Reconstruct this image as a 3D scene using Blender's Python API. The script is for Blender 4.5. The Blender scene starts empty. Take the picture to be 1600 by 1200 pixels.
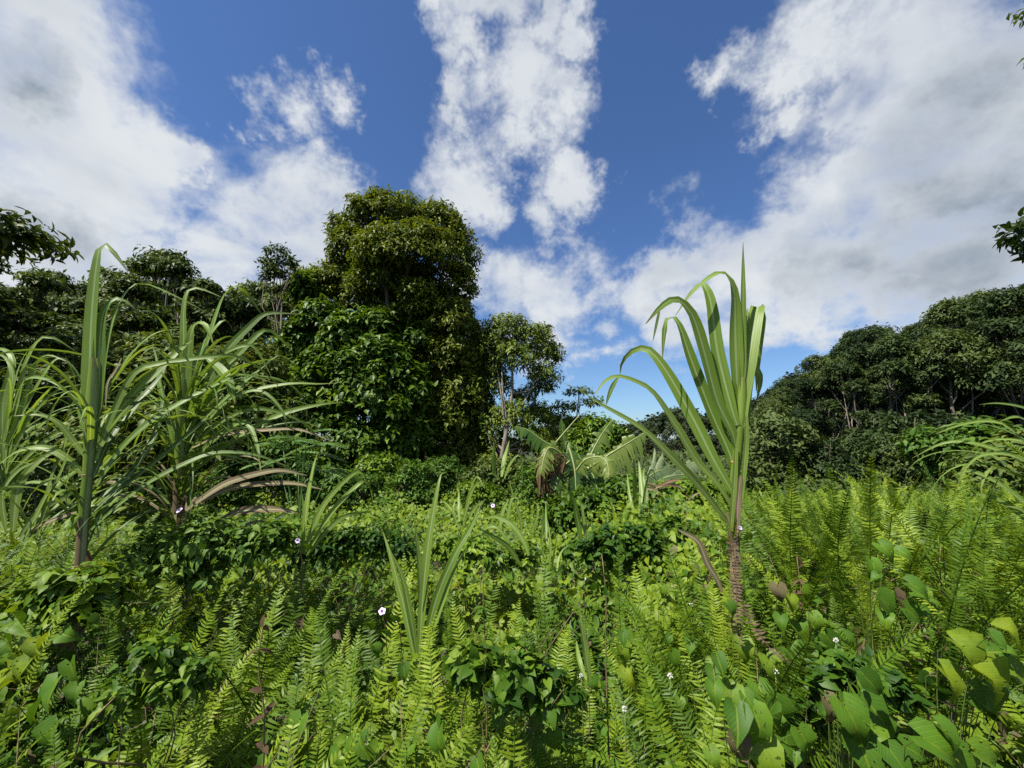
import bpy, math
import numpy as np
from mathutils import Vector, Matrix

# ------------------------------------------------------------------ camera, sky, sun, exposure
scene = bpy.context.scene
COL = scene.collection
PITCH = math.radians(8.2)
CAM_Z = 1.65
FPX = 625.0                                   # focal length in pixels of the 1600 px wide photograph
SP, CP = math.sin(PITCH), math.cos(PITCH)
cam_data = bpy.data.cameras.new('camera')
cam_data.sensor_width = 36.0
cam_data.lens = 36.0 * FPX / 1600.0
cam_data.clip_start = 0.05
cam_data.clip_end = 3000.0
cam = bpy.data.objects.new('camera', cam_data)
COL.objects.link(cam)
cam.location = (0, 0, CAM_Z)
cam.rotation_euler = (math.pi / 2 + PITCH, 0, 0)
scene.camera = cam

scene.view_settings.view_transform = 'Standard'
scene.view_settings.look = 'None'
scene.view_settings.exposure = 0.98
scene.view_settings.gamma = 1.0
scene.view_settings.use_curve_mapping = False
scene.cycles.use_denoising = False
scene.cycles.max_bounces = 6
scene.cycles.diffuse_bounces = 3
scene.cycles.glossy_bounces = 2
scene.cycles.transmission_bounces = 4
scene.cycles.transparent_max_bounces = 8
scene.cycles.caustics_reflective = False
scene.cycles.caustics_refractive = False

SUN_ELEV, SUN_AZ = math.radians(57), math.radians(-128)   # azimuth clockwise from +Y (the view): left of the camera
SUN_DIR = Vector((math.sin(SUN_AZ) * math.cos(SUN_ELEV), math.cos(SUN_AZ) * math.cos(SUN_ELEV), math.sin(SUN_ELEV)))
sun_data = bpy.data.lights.new('sun', 'SUN')
sun_data.energy = 5.0
sun_data.angle = math.radians(0.55)
sun_data.color = (1.0, 0.95, 0.86)
sun = bpy.data.objects.new('sun', sun_data)
COL.objects.link(sun)
sun.location = SUN_DIR * 60
sun.rotation_euler = SUN_DIR.to_track_quat('Z', 'Y').to_euler()


def ray(px, py):
    u, v = (px - 800) / FPX, (600 - py) / FPX
    return np.array([u, CP - v * SP, SP + v * CP])


def P(px, py, d):
    r = ray(px, py)
    r = r * (d / r[1])
    return np.array([r[0], r[1], r[2] + CAM_Z])


def pix(p):
    """world point -> pixel of the 1600 px wide photograph (for laying out rows and labels)"""
    x, y, z = p[0], p[1], p[2] - CAM_Z
    dep = y * CP + z * SP
    up = -y * SP + z * CP
    return 800 + FPX * x / dep, 600 - FPX * up / dep


# ------------------------------------------------------------------ node helpers
class NT:
    def __init__(self, tree):
        self.t = tree
        self.n = tree.nodes
        self.l = tree.links

    def new(self, kind, **kw):
        nd = self.n.new(kind)
        for k, v in kw.items():
            setattr(nd, k, v)
        return nd

    def put(self, sock, val):
        if hasattr(val, 'is_output'):
            self.l.new(val, sock)
        else:
            sock.default_value = val

    def math(self, op, a, b=None, c=None, clamp=False):
        nd = self.new('ShaderNodeMath', operation=op, use_clamp=clamp)
        for i, v in enumerate((a, b, c)):
            if v is not None:
                self.put(nd.inputs[i], v)
        return nd.outputs[0]

    def vmath(self, op, a, b=None):
        nd = self.new('ShaderNodeVectorMath', operation=op)
        self.put(nd.inputs[0], a)
        if b is not None:
            self.put(nd.inputs[1], b)
        return nd.outputs['Value'] if op in ('DISTANCE', 'DOT_PRODUCT', 'LENGTH') else nd.outputs['Vector']

    def mix(self, fac, a, b, mode='MIX'):
        nd = self.new('ShaderNodeMix', data_type='RGBA', blend_type=mode)
        self.put(nd.inputs[0], fac)
        self.put(nd.inputs[6], a)
        self.put(nd.inputs[7], b)
        return nd.outputs[2]

    def ramp(self, fac, lo, hi, a=0.0, b=1.0, kind='SMOOTHSTEP'):
        nd = self.new('ShaderNodeMapRange', interpolation_type=kind)
        self.put(nd.inputs[0], fac)
        nd.inputs[1].default_value = lo
        nd.inputs[2].default_value = hi
        nd.inputs[3].default_value = a
        nd.inputs[4].default_value = b
        return nd.outputs[0]

    def noise(self, vec, scale, detail=5.0, rough=0.55, dist=0.0, out=0):
        nd = self.new('ShaderNodeTexNoise')
        if vec is not None:
            self.put(nd.inputs['Vector'], vec)
        nd.inputs['Scale'].default_value = scale
        nd.inputs['Detail'].default_value = detail
        nd.inputs['Roughness'].default_value = rough
        nd.inputs['Distortion'].default_value = dist
        return nd.outputs[out]


# ------------------------------------------------------------------ sky with clouds
CLOUDS = [  # (px, py, radius px): where the cloud banks stand in the sky
    (-60, 60, 200), (30, 60, 130), (70, 170, 150), (-30, 300, 230), (130, 260, 150), (110, 360, 110),
    (240, 235, 75), (300, 240, 55), (330, 285, 26), (200, 300, 90), (230, 390, 60),
    (410, 350, 95), (470, 330, 80), (350, 400, 75), (470, 400, 100), (520, 320, 45),
    (455, 185, 52, .8), (520, 150, 42, .75), (490, 245, 48, .7), (395, 205, 34, .5),
    (700, 0, 40), (770, 30, 70), (850, 50, 52), (895, 95, 46), (735, 115, 52), (825, 125, 66),
    (725, 195, 40, .8), (875, 185, 54), (738, 290, 64), (855, 235, 46), (912, 290, 42), (880, 355, 46, .9), (780, 330, 40),
    (905, 380, 30, .8), (790, 455, 62), (860, 450, 62), (930, 455, 56), (1000, 450, 56), (850, 520, 56, .9), (930, 510, 40, .8), (960, 550, 42, .7),
    (1060, 400, 56), (1120, 390, 76), (1190, 350, 80), (1260, 310, 90), (1340, 260, 100), (1260, 60, 86),
    (1215, 150, 46), (1290, 130, 66), (1400, 80, 170), (1560, 120, 230), (1420, 300, 160), (1280, 430, 130),
    (1420, 430, 150), (1580, 330, 240), (1130, 470, 90), (1240, 510, 60), (1060, 500, 56), (1560, 470, 120), (1350, 480, 60),
    (930, 575, 44, .55), (885, 590, 34, .5), (1120, 110, 50, .6), 
]
GREYS = [(1520, 420, 190), (1420, 430, 150), (1600, 300, 180), (1300, 420, 110), (1480, 200, 150), (1380, 330, 90), (60, 340, 90), (20, 120, 70), (760, 10, 50)]

world = bpy.data.worlds.new('World')
scene.world = world
world.use_nodes = True
w = NT(world.node_tree)
w.n.clear()
geo = w.new('ShaderNodeTexCoord')
dirv = geo.outputs['Generated']
sky = w.new('ShaderNodeTexSky', sky_type='NISHITA')
sky.sun_disc = False
sky.sun_elevation = SUN_ELEV
sky.sun_rotation = SUN_AZ
sky.altitude = 100
sky.air_density = 1.0
sky.dust_density = 0.6
sky.ozone_density = 2.0
sep = w.new('ShaderNodeSeparateXYZ')
w.put(sep.inputs[0], dirv)
zc = w.math('ADD', w.math('MAXIMUM', sep.outputs[2], 0.0), 0.28)
flat = w.new('ShaderNodeCombineXYZ')                          # the cloud layer seen in perspective
w.put(flat.inputs[0], w.math('DIVIDE', sep.outputs[0], zc))
w.put(flat.inputs[1], w.math('DIVIDE', sep.outputs[1], zc))
warpn = w.noise(dirv, 3.0, 6.0, 0.68, out=1)
warp = w.vmath('MULTIPLY', w.vmath('SUBTRACT', warpn, (0.5, 0.5, 0.5)), (0.42, 0.42, 0.42))
dw = w.vmath('ADD', dirv, warp)


def blob_mask(items, soft):
    acc = None
    for px, py, r, *st in items:
        c = ray(px, py)
        n = np.linalg.norm(c)
        c = c / n
        a = ray(px + r, py)
        b = ray(px, py + r)
        rad = 0.5 * (np.linalg.norm(a / np.linalg.norm(a) - c) + np.linalg.norm(b / np.linalg.norm(b) - c)) * soft
        dist = w.vmath('DISTANCE', dw, tuple(float(q) for q in c))
        st = st[0] if st else 1.0
        val = w.math('MULTIPLY_ADD', dist, -1.0 / rad, st)
        acc = val if acc is None else w.math('SMOOTH_MAX', acc, val, 0.10)
    return acc


bm_ = w.math('MAXIMUM', blob_mask(CLOUDS, 1.35), -0.9)
fwd = (0.0, CP, SP)
outside = w.ramp(w.vmath('DOT_PRODUCT', dirv, fwd), 0.56, 0.40)
low = w.noise(flat.outputs[0], 0.9, 3.0, 0.5)
genm = w.math('MULTIPLY_ADD', w.math('SUBTRACT', low, 0.50), 5.0, 0.1)
mask = w.math('ADD', w.math('MULTIPLY', bm_, w.math('SUBTRACT', 1.0, outside)), w.math('MULTIPLY', genm, outside))
fb1 = w.noise(flat.outputs[0], 3.6, 9.0, 0.56, 0.35)
fb2 = w.noise(dirv, 6.0, 9.0, 0.58, 0.3)
fb = w.math('ADD', w.math('MULTIPLY', fb1, 0.55), w.math('MULTIPLY', fb2, 0.45))
mask = w.math('MINIMUM', mask, 0.62)
dens_in = w.math('MULTIPLY_ADD', w.math('SUBTRACT', fb, 0.5), 4.2, w.math('MULTIPLY', mask, 1.5))
dens = w.ramp(dens_in, -0.15, 1.15)
thick = w.ramp(dens_in, 0.3, 1.3)
greym = w.math('MAXIMUM', blob_mask(GREYS, 1.2), 0.0)
shade = w.noise(flat.outputs[0], 2.6, 4.0, 0.5, 0.5)
gfac = w.math('ADD', w.math('MULTIPLY', greym, 0.85), w.ramp(shade, 0.40, 0.75, 0.0, 0.40))
gfac = w.math('MULTIPLY', gfac, thick, clamp=True)
hz = w.ramp(sep.outputs[2], 0.0, 0.45, 1.0, 0.0)
tint = w.mix(hz, (0.62, 0.83, 1.12, 1), (0.70, 0.88, 1.08, 1))
skyc = w.mix(1.0, sky.outputs[0], tint, 'MULTIPLY')
CW, CG = (6.0, 6.3, 6.6, 1), (2.2, 2.7, 3.35, 1)
cloudc = w.mix(gfac, CW, CG)
final = w.mix(dens, skyc, cloudc)
bg = w.new('ShaderNodeBackground')
w.put(bg.inputs[0], final)
bg.inputs[1].default_value = 0.0635
wo = w.new('ShaderNodeOutputWorld')
w.l.new(bg.outputs[0], wo.inputs[0])
world.cycles.sampling_method = 'MANUAL'
world.cycles.sample_map_resolution = 512

# ------------------------------------------------------------------ tagging
def tag(o, label=None, cat=None, group=None, kind=None):
    if label: o['label'] = label
    if cat: o['category'] = cat
    if group: o['group'] = group
    if kind: o['kind'] = kind
    return o


def thing(name, label, cat, loc=(0, 0, 0), rz=0.0, group=None, scale=1.0):
    o = bpy.data.objects.new(name, None)
    COL.objects.link(o)
    o.location = [float(v) for v in loc]
    o.rotation_euler = (0, 0, rz)
    o.scale = (scale,) * 3
    o.empty_display_size = 0.1
    return tag(o, label, cat, group)


def link(name, me, parent=None, loc=None, rot=None, scale=None):
    o = bpy.data.objects.new(name, me)
    COL.objects.link(o)
    if parent is not None:
        o.parent = parent
    if loc is not None: o.location = [float(v) for v in loc]
    if rot is not None: o.rotation_euler = rot
    if scale is not None: o.scale = scale if hasattr(scale, '__len__') else (scale,) * 3
    return o


def copy_tree(o, parent=None):
    c = o.copy()
    COL.objects.link(c)
    if parent is not None:
        c.parent = parent
    for ch in o.children:
        copy_tree(ch, c)
    return c


# ------------------------------------------------------------------ maths
def rng_of(seed):
    return np.random.default_rng(seed)


def nrm(v):
    v = np.asarray(v, float)
    return v / np.maximum(np.linalg.norm(v, axis=-1, keepdims=True), 1e-9)


def sstep(a, b, x):
    t = np.clip((np.asarray(x, float) - a) / (b - a), 0, 1)
    return t * t * (3 - 2 * t)


def vnoise(x, y, seed=0):
    x, y = np.asarray(x, float), np.asarray(y, float)
    xi, yi = np.floor(x).astype(np.int64), np.floor(y).astype(np.int64)
    fx, fy = x - xi, y - yi
    fx, fy = fx * fx * (3 - 2 * fx), fy * fy * (3 - 2 * fy)

    def h(a, b):
        n = (a * 374761393 + b * 668265263 + seed * 982451653) & 0xffffffff
        n = ((n ^ (n >> 13)) * 1274126177) & 0xffffffff
        return ((n ^ (n >> 16)) & 0xffff) / 65535.0
    return (h(xi, yi) * (1 - fx) + h(xi + 1, yi) * fx) * (1 - fy) + (h(xi, yi + 1) * (1 - fx) + h(xi + 1, yi + 1) * fx) * fy


def fbm(x, y, seed=0, octv=4):
    s, a, t = 0.0, 0.5, 0.0
    for i in range(octv):
        s = s + a * vnoise(np.asarray(x) * 2 ** i, np.asarray(y) * 2 ** i, seed + i * 7)
        t += a
        a *= 0.5
    return s / t


def spline(pts, n):
    """Catmull-Rom through pts, n samples"""
    p = np.asarray(pts, float)
    p = np.vstack([2 * p[0] - p[1], p, 2 * p[-1] - p[-2]])
    seg = len(p) - 3
    lens = np.linalg.norm(np.diff(p[1:-1], axis=0), axis=1)
    cum = np.concatenate([[0], np.cumsum(lens)])
    s = np.linspace(0, cum[-1] * 0.99999, n)
    i = np.clip(np.searchsorted(cum, s, side='right') - 1, 0, seg - 1)
    t = ((s - cum[i]) / np.maximum(lens[i], 1e-9))[:, None]
    a, b, c, d = p[i], p[i + 1], p[i + 2], p[i + 3]
    return 0.5 * (2 * b + (c - a) * t + (2 * a - 5 * b + 4 * c - d) * t ** 2 + (3 * b - 3 * c + d - a) * t ** 3)


# ------------------------------------------------------------------ mesh builders
def mesh_np(name, V, F, mat, tint=None, uv=None, smooth=True):
    """V (n,3); F list of (m,k) index arrays"""
    me = bpy.data.meshes.new(name)
    V = np.ascontiguousarray(V, dtype=np.float32)
    me.vertices.add(len(V))
    me.vertices.foreach_set('co', V.ravel())
    F = [np.asarray(f, dtype=np.int32) for f in F if len(f)]
    loops = np.concatenate([f.ravel() for f in F])
    tot = np.concatenate([np.full(len(f), f.shape[1], np.int32) for f in F])
    start = np.concatenate([[0], np.cumsum(tot)[:-1]]).astype(np.int32)
    me.loops.add(len(loops))
    me.loops.foreach_set('vertex_index', loops)
    me.polygons.add(len(tot))
    me.polygons.foreach_set('loop_start', start)
    if smooth:
        me.polygons.foreach_set('use_smooth', np.ones(len(tot), dtype=bool))
    if tint is not None:
        a = me.attributes.new('tint', 'FLOAT', 'POINT')
        a.data.foreach_set('value', np.ascontiguousarray(tint, dtype=np.float32))
    if uv is not None:
        u = me.uv_layers.new(name='UVMap')
        u.data.foreach_set('uv', np.ascontiguousarray(np.asarray(uv, np.float32)[loops]).ravel())
    me.materials.append(mat)
    me.update(calc_edges=True)
    me.validate()
    return me


class MB:
    """collects pieces of one mesh"""
    def __init__(self):
        self.V, self.F3, self.F4, self.T, self.U, self.n = [], [], [], [], [], 0

    def add(self, V, F, tint=0.5, uv=None):
        V = np.asarray(V, float).reshape(-1, 3)
        self.V.append(V)
        for f in F:
            f = np.asarray(f, int)
            if len(f) == 0: continue
            (self.F3 if f.shape[1] == 3 else self.F4).append(f + self.n)
        self.T.append(np.broadcast_to(np.asarray(tint, float), (len(V),)))
        self.U.append(np.zeros((len(V), 2)) if uv is None else np.asarray(uv, float))
        self.n += len(V)

    def tube(self, pts, radii, sides=7, tint=0.5, cap=True, n=None):
        pts = np.asarray(pts, float)
        radii = np.asarray(radii, float)
        if n:
            k = np.linspace(0, 1, len(radii))
            radii = np.interp(np.linspace(0, 1, n), k, radii)
            pts = spline(pts, n)
        m = len(pts)
        tg = nrm(np.gradient(pts, axis=0))
        ref = np.array([0.31, 0.9, 0.12])
        a = nrm(np.cross(tg, ref))
        b = np.cross(tg, a)
        ang = np.arange(sides) * 2 * np.pi / sides
        ring = a[:, None] * np.cos(ang)[None, :, None] + b[:, None] * np.sin(ang)[None, :, None]
        V = (pts[:, None] + ring * radii[:, None, None]).reshape(-1, 3)
        i = np.arange(m - 1)[:, None] * sides
        j = np.arange(sides)[None]
        j2 = (j + 1) % sides
        F = np.stack([i + j, i + j2, i + sides + j2, i + sides + j], -1).reshape(-1, 4)
        uv = np.stack([np.tile(ang / 6.283, m), np.repeat(np.linspace(0, 1, m), sides)], -1)
        fs = [F]
        if cap:
            V = np.vstack([V, pts[-1] + tg[-1] * radii[-1] * 0.3])
            uv = np.vstack([uv, [0, 1]])
            base = (m - 1) * sides
            fs.append(np.stack([base + j[0], base + j2[0], np.full(sides, m * sides)], -1))
        self.add(V, fs, tint, uv)

    def ribbon(self, pts, widths, facing, fold=0.18, n=16, twist=0.0, tint=0.5, wav=0.0, cols=5, seed=0):
        """a long leaf: pts centre line, widths full width at control stations, facing the side its face turns to"""
        C = spline(pts, n)
        tg = nrm(np.gradient(C, axis=0))
        side = nrm(np.cross(tg, np.broadcast_to(np.asarray(facing, float), tg.shape)))
        for k in range(1, n):                           # keep the side from flipping in tight bends
            if np.dot(side[k], side[k - 1]) < 0: side[k] = -side[k]
        nr = np.cross(side, tg)
        if twist:
            th = (np.linspace(0, 1, n) ** 1.5 * twist)[:, None]
            side, nr = side * np.cos(th) + nr * np.sin(th), nr * np.cos(th) - side * np.sin(th)
        wd = np.interp(np.linspace(0, 1, n), np.linspace(0, 1, len(widths)), widths)
        o = np.linspace(-1, 1, cols)
        r = rng_of(seed)
        ph = r.random() * 6
        ww = wav * np.sin(np.linspace(0, 1, n) * 14 + ph)
        V = C[:, None] + side[:, None] * (o[None, :, None] * wd[:, None, None] * 0.5) \
            + nr[:, None] * ((np.abs(o)[None, :, None] * fold + (o[None, :, None] * ww[:, None, None])) * wd[:, None, None] * 0.5)
        i = np.arange(n - 1)[:, None] * cols
        j = np.arange(cols - 1)[None]
        F = np.stack([i + j, i + j + 1, i + cols + j + 1, i + cols + j], -1).reshape(-1, 4)
        uv = np.stack([np.tile((o + 1) / 2, n), np.repeat(np.linspace(0, 1, n), cols)], -1)
        self.add(V.reshape(-1, 3), [F], tint, uv)

    def mesh(self, name, mat, smooth=True):
        return mesh_np(name, np.vstack(self.V), [np.vstack(f) for f in (self.F3, self.F4) if f], mat,
                       np.concatenate(self.T), np.vstack(self.U), smooth)

    def build(self, name, mat, parent=None, smooth=True):
        return link(name, self.mesh(name, mat, smooth), parent)


T2 = (np.array([[0, 0, 0], [-.5, .45, .05], [0, 1, -.08], [.5, .45, .05]]), [np.array([[0, 2, 1], [0, 3, 2]])])
T4 = (np.array([[0, 0, 0], [-.5, .42, .10], [0, .5, 0], [.5, .42, .10], [0, 1, -.16]]),
      [np.array([[0, 2, 1], [2, 4, 1], [0, 3, 2], [2, 3, 4]])])
# leaf with a rounder outline: eight triangles
T8 = (np.array([[0, 0, 0], [-.38, .18, .06], [-.5, .48, .07], [-.27, .80, -.02], [0, 1.05, -.20], [.27, .80, -.02], [.5, .48, .07], [.38, .18, .06], [0, .45, 0]]),
      [np.array([[8, 1, 0], [8, 2, 1], [8, 3, 2], [8, 4, 3], [8, 5, 4], [8, 6, 5], [8, 7, 6], [8, 0, 7]])])
# heart-shaped leaf
TH = (np.array([[0, 0, 0], [-.20, -.24, .03], [-.45, -.16, .09], [-.55, .18, .12], [-.34, .58, .02], [-.14, .84, -.10], [0, 1.02, -.2],
                [.14, .84, -.10], [.34, .58, .02], [.55, .18, .12], [.45, -.16, .09], [.20, -.24, .03], [0, .32, .0], [0, .62, -.04]]),
      [np.array([[12, 1, 0], [12, 2, 1], [12, 3, 2], [12, 4, 3], [13, 4, 12], [13, 5, 4], [13, 6, 5],
                 [12, 0, 11], [12, 11, 10], [12, 10, 9], [12, 9, 8], [13, 12, 8], [13, 8, 7], [13, 7, 6]])])


def leaf_arrays(pos, d, n, length, width, tint, tpl):
    tv, tf = tpl
    k = len(tv)
    d = nrm(d)
    s = nrm(np.cross(d, n))
    n = np.cross(s, d)
    L = np.broadcast_to(np.asarray(length, float), (len(pos),))[:, None, None]
    W = np.broadcast_to(np.asarray(width, float), (len(pos),))[:, None, None]
    V = pos[:, None] + s[:, None] * (tv[None, :, 0:1] * W) + d[:, None] * (tv[None, :, 1:2] * L) + n[:, None] * (tv[None, :, 2:3] * L)
    base = (np.arange(len(pos)) * k)[:, None, None]
    F = [(f[None] + base).reshape(-1, f.shape[1]) for f in tf]
    uv = np.tile(np.stack([tv[:, 0] + .5, tv[:, 1]], -1), (len(pos), 1))
    return V.reshape(-1, 3), F, np.repeat(np.broadcast_to(tint, (len(pos),)), k), uv


# ------------------------------------------------------------------ materials
def leaf_mat(name, dark, mid, light, trans=0.35, rough=0.45, spec=0.4, veins=None, vary=0.12, brown=None, tcol=None):
    m = bpy.data.materials.new(name)
    m.use_nodes = True
    t = NT(m.node_tree)
    t.n.clear()
    at = t.new('ShaderNodeAttribute', attribute_name='tint')
    oi = t.new('ShaderNodeObjectInfo')
    geo = t.new('ShaderNodeNewGeometry')
    nz = t.noise(geo.outputs['Position'], 1.7, 3.0, 0.6)
    f = t.math('ADD', at.outputs['Fac'], t.math('MULTIPLY', t.math('SUBTRACT', oi.outputs['Random'], 0.5), vary * 3))
    f = t.math('ADD', f, t.math('MULTIPLY', t.math('SUBTRACT', nz, 0.5), vary * 3))
    cr = t.new('ShaderNodeValToRGB')
    t.put(cr.inputs[0], f)
    e = cr.color_ramp.elements
    e[0].position, e[0].color = 0.05, (*dark, 1)
    e[1].position, e[1].color = 0.95, (*light, 1)
    x = e.new(0.5)
    x.color = (*mid, 1)
    col = cr.outputs[0]
    bump_h = None
    if veins == 'grass':                              # parallel veins, pale midrib
        uv = t.new('ShaderNodeUVMap')
        sp = t.new('ShaderNodeSeparateXYZ')
        t.put(sp.inputs[0], uv.outputs[0])
        c = t.math('ABSOLUTE', t.math('SUBTRACT', sp.outputs[0], 0.5))
        mr = t.ramp(c, 0.04, 0.10, 1.0, 0.0)
        st = t.math('SINE', t.math('MULTIPLY', sp.outputs[0], 56.0))
        cmb = t.new('ShaderNodeCombineXYZ')
        t.put(cmb.inputs[0], t.math('MULTIPLY', sp.outputs[0], 9.0))
        t.put(cmb.inputs[1], t.math('MULTIPLY', sp.outputs[1], 2.2))
        t.put(cmb.inputs[2], t.math('MULTIPLY', oi.outputs['Random'], 40))
        n2 = t.noise(cmb.outputs[0], 1.0, 4.0, 0.6)
        col = t.mix(t.ramp(n2, 0.35, 0.75, 0.0, 0.55), col, (dark[0] * 1.1, dark[1] * 1.05, dark[2], 1))
        col = t.mix(t.math('MULTIPLY', t.ramp(st, 0.0, 1.0), 0.22), col, (*light, 1))
        col = t.mix(t.math('MULTIPLY', mr, 0.7), col, (0.32, 0.40, 0.20, 1))
        bump_h = t.math('ADD', st, t.math('MULTIPLY', mr, 3.0))
        tipf = t.ramp(t.math('ADD', sp.outputs[1], t.math('MULTIPLY', n2, 0.3)), 1.02, 1.2, 0.0, 0.8)
        col = t.mix(tipf, col, (0.20, 0.16, 0.06, 1))
    elif veins == 'leaf':                             # midrib and side veins, blotches
        uv = t.new('ShaderNodeUVMap')
        sp = t.new('ShaderNodeSeparateXYZ')
        t.put(sp.inputs[0], uv.outputs[0])
        c = t.math('ABSOLUTE', t.math('SUBTRACT', sp.outputs[0], 0.5))
        mr = t.ramp(c, 0.015, 0.05, 1.0, 0.0)
        sv = t.math('SINE', t.math('MULTIPLY', t.math('SUBTRACT', sp.outputs[1], t.math('MULTIPLY', c, 0.9)), 42.0))
        svr = t.ramp(sv, 0.75, 1.0, 0.0, 0.3)
        v = t.math('MAXIMUM', mr, svr)
        col = t.mix(t.math('MULTIPLY', v, 0.6), col, (*light, 1))
        bump_h = t.math('MULTIPLY', v, -2.0)
        n2 = t.noise(geo.outputs['Position'], 55.0, 3.0, 0.6)
        col = t.mix(t.ramp(n2, 0.60, 0.72, 0.0, 0.6), col, (0.12, 0.11, 0.03, 1))
        n4 = t.noise(geo.outputs['Position'], 14.0, 4.0, 0.65)
        col = t.mix(t.ramp(n4, 0.35, 0.7, 0.0, 0.55), col, (dark[0], dark[1], dark[2], 1))
    if brown is not None:
        n3 = t.noise(geo.outputs['Position'], 9.0, 3.0, 0.6)
        col = t.mix(t.ramp(n3, 0.56, 0.72, 0.0, 0.8), col, (*brown, 1))
    pr = t.new('ShaderNodeBsdfPrincipled')
    t.put(pr.inputs['Base Color'], col)
    pr.inputs['Roughness'].default_value = rough
    pr.inputs['Specular IOR Level'].default_value = spec
    if bump_h is not None:
        bp = t.new('ShaderNodeBump')
        bp.inputs['Strength'].default_value = 0.08 if veins == 'grass' else 0.3
        bp.inputs['Distance'].default_value = 0.002
        t.put(bp.inputs['Height'], bump_h)
        t.l.new(bp.outputs[0], pr.inputs['Normal'])
    tr = t.new('ShaderNodeBsdfTranslucent')
    tc = t.mix(1.0, col, (*(tcol or (1.25, 1.15, 0.45)), 1), 'MULTIPLY')
    t.put(tr.inputs[0], tc)
    mx = t.new('ShaderNodeMixShader')
    mx.inputs[0].default_value = trans
    t.l.new(pr.outputs[0], mx.inputs[1])
    t.l.new(tr.outputs[0], mx.inputs[2])
    out = t.new('ShaderNodeOutputMaterial')
    res = mx.outputs[0]
    if veins == 'leaf':                               # holes eaten by insects in some of the leaves
        tcn = t.new('ShaderNodeTexCoord')
        shift = t.new('ShaderNodeCombineXYZ')
        t.put(shift.inputs[0], t.math('MULTIPLY', oi.outputs['Random'], 37.0))
        hn = t.noise(t.vmath('ADD', tcn.outputs['Object'], shift.outputs[0]), 6.5, 2.0, 0.5)
        hole = t.math('MULTIPLY', t.math('GREATER_THAN', hn, 0.665), t.math('GREATER_THAN', oi.outputs['Random'], 0.35))
        tp = t.new('ShaderNodeBsdfTransparent')
        m2 = t.new('ShaderNodeMixShader')
        t.put(m2.inputs[0], hole)
        t.l.new(res, m2.inputs[1])
        t.l.new(tp.outputs[0], m2.inputs[2])
        res = m2.outputs[0]
    t.l.new(res, out.inputs[0])
    return m


def solid_mat(name, c1, c2, scale=8.0, rough=0.8, bump=0.3, stretch=(1, 1, 1), c3=None):
    m = bpy.data.materials.new(name)
    m.use_nodes = True
    t = NT(m.node_tree)
    t.n.clear()
    tc = t.new('ShaderNodeTexCoord')
    mp = t.vmath('MULTIPLY', tc.outputs['Object'], stretch)
    nz = t.noise(mp, scale, 6.0, 0.65)
    col = t.mix(t.ramp(nz, 0.32, 0.68), (*c1, 1), (*c2, 1))
    if c3 is not None:
        n2 = t.noise(mp, scale * 0.4, 4.0, 0.6)
        col = t.mix(t.ramp(n2, 0.5, 0.62), col, (*c3, 1))
    pr = t.new('ShaderNodeBsdfPrincipled')
    t.put(pr.inputs['Base Color'], col)
    pr.inputs['Roughness'].default_value = rough
    bp = t.new('ShaderNodeBump')
    bp.inputs['Strength'].default_value = bump
    bp.inputs['Distance'].default_value = 0.02
    t.put(bp.inputs['Height'], nz)
    t.l.new(bp.outputs[0], pr.inputs['Normal'])
    out = t.new('ShaderNodeOutputMaterial')
    t.l.new(pr.outputs[0], out.inputs[0])
    return m


M = {}
M['soil'] = solid_mat('soil_litter', (0.022, 0.018, 0.010), (0.05, 0.04, 0.022), 5.0, 0.95, 0.6, c3=(0.02, 0.035, 0.009))  # dark earth, its colour lowered further for the shade under the plants
M['fern'] = leaf_mat('fern_green', (0.036, 0.082, 0.006), (0.105, 0.185, 0.010), (0.225, 0.295, 0.018), 0.36, 0.5, 0.25, vary=0.22)
M['fern_dead'] = leaf_mat('fern_brown', (0.065, 0.044, 0.028), (0.11, 0.078, 0.05), (0.18, 0.135, 0.085), 0.15, 0.8, 0.1, tcol=(1, .9, .7))
M['cover'] = leaf_mat('creeper_leaves', (0.024, 0.068, 0.007), (0.072, 0.148, 0.010), (0.165, 0.235, 0.015), 0.38, 0.5, 0.25, vary=0.25)
M['heart'] = leaf_mat('heart_leaf', (0.040, 0.105, 0.010), (0.080, 0.168, 0.012), (0.20, 0.265, 0.016), 0.34, 0.5, 0.22, veins='leaf')
M['heart_old'] = leaf_mat('heart_leaf_brown', (0.075, 0.05, 0.032), (0.10, 0.085, 0.04), (0.13, 0.12, 0.05), 0.2, 0.6, 0.2, veins='leaf')
M['cane'] = leaf_mat('cane_leaf', (0.070, 0.135, 0.016), (0.122, 0.210, 0.026), (0.185, 0.27, 0.042), 0.38, 0.45, 0.3, veins='grass')
M['cane_dark'] = leaf_mat('cane_leaf_deep', (0.050, 0.10, 0.016), (0.10, 0.175, 0.026), (0.17, 0.245, 0.04), 0.36, 0.45, 0.3, veins='grass')
M['dry'] = leaf_mat('dry_leaf', (0.09, 0.065, 0.036), (0.15, 0.112, 0.064), (0.23, 0.185, 0.11), 0.2, 0.75, 0.15, veins='grass', tcol=(1, .9, .7))
M['rust'] = leaf_mat('rusty_dry_leaf', (0.05, 0.030, 0.018), (0.10, 0.060, 0.036), (0.17, 0.11, 0.065), 0.15, 0.8, 0.1, tcol=(1, .85, .7))
M['pink'] = leaf_mat('pinkish_sheath', (0.11, 0.055, 0.045), (0.19, 0.115, 0.085), (0.27, 0.20, 0.14), 0.15, 0.55, 0.25, veins='grass', tcol=(1, .9, .8))
M['stem'] = solid_mat('cane_stem', (0.13, 0.13, 0.045), (0.22, 0.20, 0.085), 14.0, 0.55, 0.15, (6, 6, 1), c3=(0.11, 0.075, 0.04))
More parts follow.
